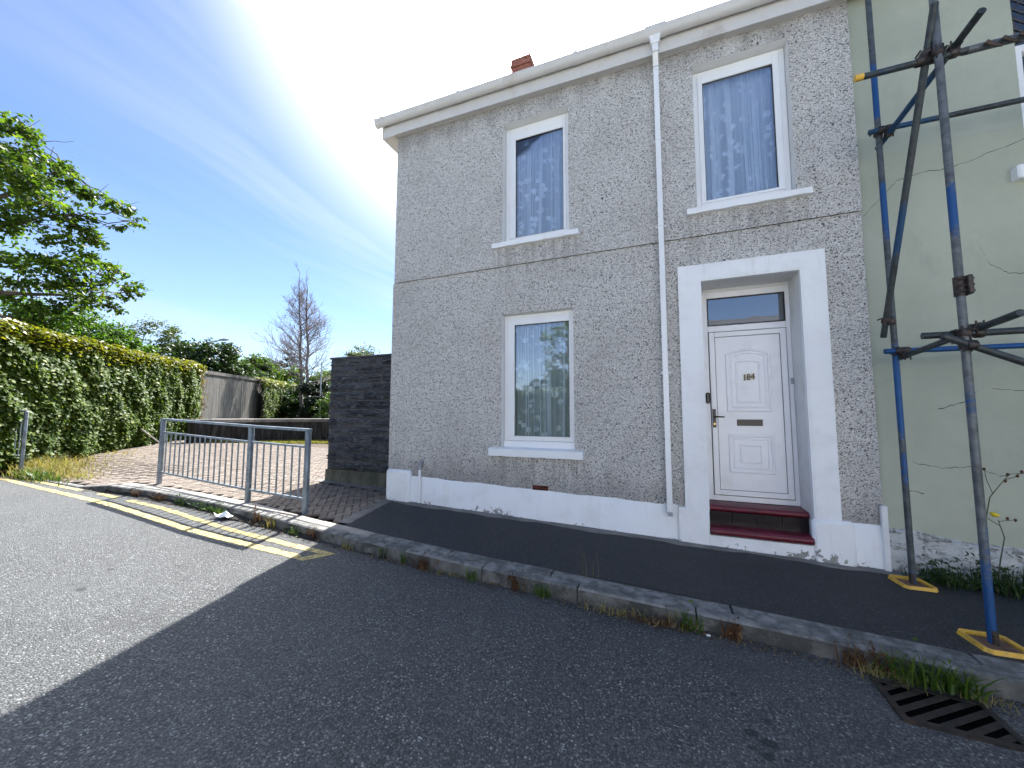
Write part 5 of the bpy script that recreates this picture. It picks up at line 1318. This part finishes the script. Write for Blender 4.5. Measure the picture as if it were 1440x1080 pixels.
# ------------------------------------------------------------------ weeds, litter and grit along the kerb
def weed(x, dy, n, h, mat, label, spread=.05, lean=.7, wd=.004, name='weed', y=None, z=None, leafy=0, leafmat_='grass_green', sy=.02):
    yy = KY(x)-.012+dy if y is None else y; zz_ = RD(x)+.004 if z is None else z
    root = thing(name, label, 'weed', (x, yy, zz_), 'weeds along the kerb')
    V, F = blades(n, 0, 0, lambda p, q_: -.003, spread, sy, h*.45, h, wd, lean)
    V[:, 1] = np.where((y is None) & (V[:, 1] > .02), .02-V[:, 1]*.2, V[:, 1])
    np_mesh('blades', V, F, M[mat], root)['kind'] = 'stuff'
    if leafy:
        d = rng.normal(0, 1, (leafy, 3))*np.array([spread, sy*1.4, h*.28])+np.array([0, -.01, h*.45]); d[:, 2] = np.abs(d[:, 2])
        V, F = leaves(d, rng.normal(0, .6, (leafy, 3))+np.array([0, -.4, .7]), rng.uniform(.02, .05, leafy), .45, .3); np_mesh('leaf', V, F, M[leafmat_], root)['kind'] = 'stuff'
    return root
weed(-8.1, -.02, 26, .20, 'weed_brown', 'withered dark weed at the kerb below the first post of the rail', .06, .7, leafy=16, leafmat_='weed_brown')
weed(-6.9, -.03, 30, .16, 'grass_dark', 'low dark green weed in the shaded kerb under the long rail panel', .12, .8, leafy=30)
weed(-5.95, -.05, 34, .15, 'grass_green', 'light green tuft with white litter beside it below the rail', .08, .9, leafy=26)
weed(-5.1, -.02, 22, .24, 'weed_brown', 'tall rusty dock weed at the kerb between the last two rail posts', .04, .35, leafy=42, leafmat_='weed_brown')
weed(-4.75, -.03, 20, .20, 'grass_dry', 'straw coloured weed just left of the end rail post', .05, .5, leafy=14, leafmat_='litter_leaf')
weed(-4.28, -.02, 26, .11, 'grass_green', 'small green weed at the kerb near the end of the yellow lines', .06, .8, leafy=24)
weed(-3.95, -.02, 18, .20, 'weed_brown', 'thin rusty weed standing at the kerb by the end of the yellow lines', .03, .4, leafy=22, leafmat_='weed_brown')
weed(-3.35, -.02, 26, .10, 'grass_dry', 'dry pale tuft at the kerb where the asphalt footway begins', .05, .8)
weed(-2.83, -.01, 16, .15, 'grass_dark', 'small dark green sprig against the kerb below the corner of the house', .025, .5, leafy=18)
weed(-2.55, -.01, 18, .12, 'grass_green', 'short green tuft left of the curled brown weed at the kerb', .03, .6)
weed(-2.28, -.02, 40, .15, 'weed_brown', 'curled brown dead weed with dry straw at the kerb', .05, .9, leafy=26, leafmat_='weed_brown')
weed(-1.72, -.015, 34, .13, 'grass_green', 'bright green grass tuft at the kerb left of the ground floor window', .04, .8)
weed(-1.28, -.015, 24, .15, 'weed_brown', 'dark dead weed at the kerb below the ground floor window', .04, .5, leafy=26, leafmat_='weed_brown')
weed(-1.02, -.02, 46, .15, 'grass_green', 'spiky green grass tuft at the kerb below the right edge of the ground floor window', .05, .8)
weed(-.42, -.05, 90, .12, 'grass_dry', 'wide mat of dry grass at the kerb left of the downpipe', .14, 1.2, .003)
weed(.02, -.02, 12, .17, 'grass_dry', 'single dry grass stalk at the kerb under the downpipe', .02, .4, .002)
weed(.0, -.04, 60, .06, 'weed_brown', 'low heap of dead brown weeds at the kerb under the downpipe', .12, 1.2, .004, leafy=40, leafmat_='litter_leaf') if False else None
weed(.02+.0, .5, 0+8, .22, 'grass_dry', 'few thin straw stalks growing from the footway edge', .05, .3, .0016, y=-1.25, z=G(-.2))if False else None
weed(.135, -.025, 44, .17, 'grass_green', 'green tuft with dead leaves at the kerb left of the front door', .035, .6, leafy=14)
weed(.0, -.035, 50, .08, 'weed_brown', 'heap of dead brown leaves at the kerb left of the front door tuft', .10, 1.2, .004, leafy=40, leafmat_='litter_leaf')
weed(.42, -.02, 30, .16, 'weed_brown', 'withered brown weed hanging down the kerb in front of the door', .03, .5, leafy=30, leafmat_='weed_brown')
weed(1.17, -.02, 60, .22, 'weed_brown', 'tangled dead brown weed at the kerb left of the drain', .07, .8, .003, leafy=30, leafmat_='weed_brown')
weed(1.24, -.07, 110, .12, 'grass_dry', 'dry straw tangle lying over the corner of the drain', .09, 1.6, .0022, sy=.05)
weed(1.40, -.05, 120, .24, 'grass_green', 'lush green grass growing over the back of the drain', .075, .9, .0042, sy=.03, leafy=16)
weed(1.58, -.06, 70, .22, 'grass_green', 'broad-bladed green tuft over the right end of the drain', .05, .9, .0075, sy=.03, leafy=14)
weed(1.67, -.10, 60, .10, 'grass_dry', 'dry stalks at the right edge of the drain', .06, 1.3, .0022, sy=.05)
weed(-7.5, -.03, 26, .15, 'weed_brown', 'dark dead weed in the shaded kerb left of the middle of the long rail panel', .10, .8, leafy=34, leafmat_='weed_brown')
weed(-6.35, -.04, 40, .13, 'grass_dark', 'spreading dark weed in the kerb left of the white paper scrap', .12, 1.0, leafy=40)
weed(-2.0, -.03, 50, .07, 'grass_dry', 'flat dry straw lying at the kerb right of the curled brown weed', .14, 1.4, .0025)
weed(-.1, -.06, 60, .07, 'weed_brown', 'flat dead brown stalks fanned out at the kerb under the downpipe', .15, 1.6, .003, leafy=30, leafmat_='litter_leaf')
# stalks on the footway edge
weed(-.62, 0, 7, .30, 'grass_dry', 'few thin straw stalks growing from the footway below the downpipe', .05, .2, .0014, y=-1.42, z=G(-.62))
# green plants at the foot of the neighbour's wall
def plant(x, y, n, h, sx, label, mat='grass_dark', leafy=160):
    root = thing('leafy_plant', label, 'plant', (x, y, G(x)), 'plants at the foot of the sage wall')
    V, F = blades(n, 0, 0, lambda p, q_: -.01, sx, .06, h*.4, h, .006, .8); np_mesh('blades', V, F, M[mat], root)
    d = rng.normal(0, 1, (leafy, 3))*np.array([sx, .07, h*.3])+np.array([0, 0, h*.35]); d[:, 2] = np.abs(d[:, 2])
    V, F = leaves(d, rng.normal(0, .6, (leafy, 3))+np.array([0, -.4, .8]), rng.uniform(.03, .07, leafy), .4, .3); np_mesh('leaf', V, F, M[mat], root)['kind'] = 'stuff'
plant(2.36, -.15, 70, .20, .09, 'low green weeds left of the outer scaffold pole at the peeling plinth')
plant(2.66, -.16, 90, .28, .11, 'bushy dark green weeds behind the outer scaffold pole')
plant(3.0, -.17, 90, .26, .13, 'dark green weeds right of the outer scaffold pole')
plant(3.4, -.17, 90, .26, .14, 'dark green weeds at the right edge by the peeling plinth')
fl = thing('ragwort', 'tall stalk with one yellow flower behind the outer scaffold pole', 'weed', (2.72, -.14, G(2.72)))
mb = MB(); mb.tube([(2.72, -.14, -.1), (2.76, -.15, .2), (2.80, -.15, .40), (2.77, -.15, .55)], [.006, .005, .004, .003], 5)
mb.tube([(2.68, -.15, .30), (2.69, -.15, .55), (2.73, -.15, .75), (2.80, -.15, .86), (2.86, -.15, .95)], [.006, .005, .004, .003, .003], 5)
mb.tube([(2.75, -.15, .79), (2.72, -.15, .9), (2.71, -.15, 1.0)], [.003, .003, .002], 4); mb.tube([(2.83, -.15, .91), (2.90, -.15, .94), (2.95, -.15, .99)], [.003, .003, .002], 4); mb.tube([(2.78, -.15, .5), (2.70, -.15, .56)], [.003, .003], 4); mb.tube([(2.77, -.15, .54), (2.86, -.15, .56)], [.003, .003], 4)
mb.build('stem', M['weed_stem'] if 'weed_stem' in M else simple('weed_stem', (.06, .07, .04), .8), fl, fix=False)
mb = MB()
for (x, z) in ((2.71, 1.0), (2.86, .96), (2.84, .90), (2.95, .99), (2.92, .95), (2.88, .56), (2.83, .57)): mb = MB(); mb.tube([(x, -.15, z-.012), (x, -.15, z), (x, -.15, z+.014)], [.004, .011, .007], 6); mb.build('seed_head', M['weed_brown'], fl)
mb = MB(); mb.tube([(2.735, -.155, .58), (2.745, -.158, .60), (2.75, -.16, .615)], [.008, .034, .02], 9); mb.build('flower', M['petal_yellow'], fl)
# dropped litter
mb = MB(); r = random.Random(2); c = (-5.72, -1.52); V = []
for j in range(5):
    for i_ in range(6): V.append((c[0]-.12+i_*.05, c[1]-.07+j*.035, RD(c[0])+.02+abs(r.gauss(0, .028))))
for j in range(4):
    for i_ in range(5): a = j*6+i_; mb.quad(V[a], V[a+1], V[a+7], V[a+6])
o = mb.build('paper_scrap', M['litter_white'], fix=False); tag(o, 'crumpled white scrap of paper in the gutter below the rail', 'litter')
o = MB().bbox(.245, .275, -1.79, -1.772, RD(.26)+.004, RD(.26)+.016, .004).build('pebble', M['litter_white']); tag(o, 'small white stone at the kerb by the door', 'stone')
# leaning stick at the ivy
mb = MB(); mb.tube([(-14.95, 1.55, 1.0), (-14.9, 2.1, .46)], .022, 6); o = mb.build('leaning_stick', M['pale_concrete']); tag(o, 'pale stick leaning against the foot of the ivy', 'stick')
# loose grit and leaf crumbs: too small to count
n = 2600; x = rng.uniform(-9.5, 4, n); d = np.abs(rng.normal(0, .06, n)); y = np.array([KY(a) for a in x])-.012-d
C_ = np.stack([x, y, np.array([RD(a) for a in x])+.010], 1); V, F = leaves(C_, rng.normal(0, .5, (n, 3))+np.array([0, 0, .8]), rng.uniform(.006, .028, n), .6, .4)
stuff('leaf_litter', V, F, M['litter_leaf'], 'crumbs of dead leaves lying in the gutter along the kerb', 'leaf litter')
def grit(n, x, y, zf, s0, s1, label):
    base = np.array([[1, 0, 0], [-.5, .87, 0], [-.5, -.87, 0], [0, 0, .8]]); sz = rng.uniform(s0, s1, n)*rng.uniform(.5, 1, n)
    an = rng.uniform(0, 6.28, n); c, s_ = np.cos(an), np.sin(an); V = []
    for b in base: V.append(np.stack([x+(b[0]*c-b[1]*s_)*sz, y+(b[0]*s_+b[1]*c)*sz, zf+b[2]*sz], 1))
    V = np.stack(V, 1).reshape(-1, 3); k = np.arange(n)[:, None]*4
    F = np.concatenate([k+np.array([f]) for f in ((0, 1, 3), (1, 2, 3), (2, 0, 3))], 0); stuff('loose_grit', V, F, M['stone_grit'], label, 'grit')
n = 900; x = rng.uniform(-6, 3.2, n); y = -1.85-np.abs(rng.normal(0, .9, n)); grit(n, x, y, np.array([RD(a) for a in x])+.006, .002, .007, 'pale grit and chips scattered over the road')
n = 220; x = rng.uniform(-3.2, 3.5, n); y = rng.uniform(-1.42, -.1, n); grit(n, x, y, np.array([G(a) for a in x])+.003, .002, .007, 'pale grit scattered over the asphalt footway')

# ------------------------------------------------------------------ across the road: hedge and trees mirrored in the windows, houses added for bounce
tree('broadleaf_tree', 'tree across the road mirrored in the ground floor window', (-6.4, -23, .0), blob(-6.4, -23, 6.2, 2.2, 2.0, 3.0, 46, .5, .9, 31), 3.4, .18, .22, 150, 'leaf_big', seed=31)
tree('broadleaf_tree', 'second tree across the road mirrored in the ground floor window', (-9.8, -30, .2), blob(-9.8, -30, 3.2, 3.6, 2.2, 2.0, 46, .7, 1.2, 32), 2.0, .18, .26, 110, 'leaf_dark', seed=32)
hb = thing('hedge', 'clipped hedge across the road mirrored in the ground floor window', 'hedge', (-4, -14, 0))
n = 14000; x = rng.uniform(-22, -4, n); z = rng.uniform(-.1, 2.75, n)-.028*x*.5; y = -14+rng.normal(0, .25, n)
V, F = leaves(np.stack([x, y, z], 1), rng.normal(0, .5, (n, 3))+np.array([0, 1, .4]), rng.uniform(.1, .2, n), .8, .2); np_mesh('foliage', V-np.array([-4, -14, 0]), F, M['leaf_dark'], hb)['kind'] = 'stuff'
mb = MB(); mb.box(-22, -4, -14.5, -14.05, -.5, 2.5); mb.build('dark_backing', M['ivy_shade'], hb)  # dark core, shade inside the hedge put into its colour

mb = MB(); mb.quad((-45, -60, RD(-45)+.13), (20, -60, RD(20)+.13), (20, -12.5, RD(20)+.13), (-45, -12.5, RD(-45)+.13)); tag(mb.build('fill_ground', M['pale_fill_ground'] if 'pale_fill_ground' in M else simple('pale_fill_ground', (.42, .41, .39), .9, .15, 1.2, .4, 50), fix=False), kind='structure')  # pale ground added out of frame to bounce sunlight onto the facade
simple('white_render', (.80, .80, .80), .8, .06, 1.5, .4, 50, dirt=(.5, .49, .46), dirtamt=.4, dscale=2)
simple('cream_render', (.76, .74, .68), .8, .06, 1.5, .4, 50, dirt=(.5, .47, .4), dirtamt=.4, dscale=2)
simple('door_paint', (.05, .09, .12), .4)
OPP = [(-3.6, 'white_render', 'white house added across the road next to the hedge to bounce sunlight'), (1.0, 'cream_render', 'cream house added across the road facing the front door to bounce sunlight'), (5.6, 'white_render', 'white house added across the road facing the scaffold to bounce sunlight'), (10.2, 'cream_render', 'cream house added across the road at the end of the row to bounce sunlight')]
for (hx, mt_, lab) in OPP:  # pale houses added out of frame to throw sunlight back at the facade
    hh = thing('fill_house', lab, 'house', (hx+2.3, -13.6, G(hx+2.3)), 'houses added across the road to bounce sunlight'); yf = -13.6; g0 = G(hx+2.3)
    holes = [(hx+.7, hx+1.8, g0+3.3, g0+4.9), (hx+2.8, hx+3.9, g0+3.3, g0+4.9), (hx+.7, hx+1.8, g0+.8, g0+2.5), (hx+2.9, hx+3.8, g0-.5, g0+2.3)]
    mb = MB(); X_s = sorted({hx, hx+4.6, *[v for h in holes for v in h[:2]]}); Z_s = sorted({g0-.5, g0+5.45, *[v for h in holes for v in h[2:]]})
    for a, b in zip(X_s[:-1], X_s[1:]):
        for c, d in zip(Z_s[:-1], Z_s[1:]):
            if any(h[0] < (a+b)/2 < h[1] and h[2] < (c+d)/2 < h[3] for h in holes): continue
            mb.box(a, b, yf-.3, yf, c, d)
    mb.box(hx+.002, hx+.2, yf-6, yf-.3, g0-.5, g0+5.45); mb.box(hx+4.4, hx+4.598, yf-6, yf-.3, g0-.5, g0+5.45); mb.box(hx+.2, hx+4.4, yf-6, yf-5.8, g0-.5, g0+5.45)
    mb.build('wall', M[mt_], hh)
    mb = MB(); mb.hexa([(hx, yf+.2, g0+5.45), (hx+4.6, yf+.2, g0+5.45), (hx+4.6, yf-3, g0+6.5), (hx, yf-3, g0+6.5), (hx, yf+.2, g0+5.53), (hx+4.6, yf+.2, g0+5.53), (hx+4.6, yf-3, g0+6.6), (hx, yf-3, g0+6.6)])
    mb.hexa([(hx, yf-3, g0+6.5), (hx+4.6, yf-3, g0+6.5), (hx+4.6, yf-6.2, g0+5.45), (hx, yf-6.2, g0+5.45), (hx, yf-3, g0+6.6), (hx+4.6, yf-3, g0+6.6), (hx+4.6, yf-6.2, g0+5.53), (hx, yf-6.2, g0+5.53)]); mb.build('roof', M['roof_slate'], hh)
    for k, (a, b, c, d) in enumerate(holes):
        if k == 3: mb = MB(); mb.bbox(a, b, yf-.22, yf-.15, g0, d, .01); mb.build('door', M['door_paint'], hh); continue
        mb = MB(); rect_frame(mb, a, b, c, d, .07, yf-.18, yf-.10); wf = mb.build('window', M['upvc'], hh)
        mb = MB(); mb.box(a+.06, b-.06, yf-.15, yf-.145, c+.06, d-.06); mb.build('pane', M['glass'], wf)
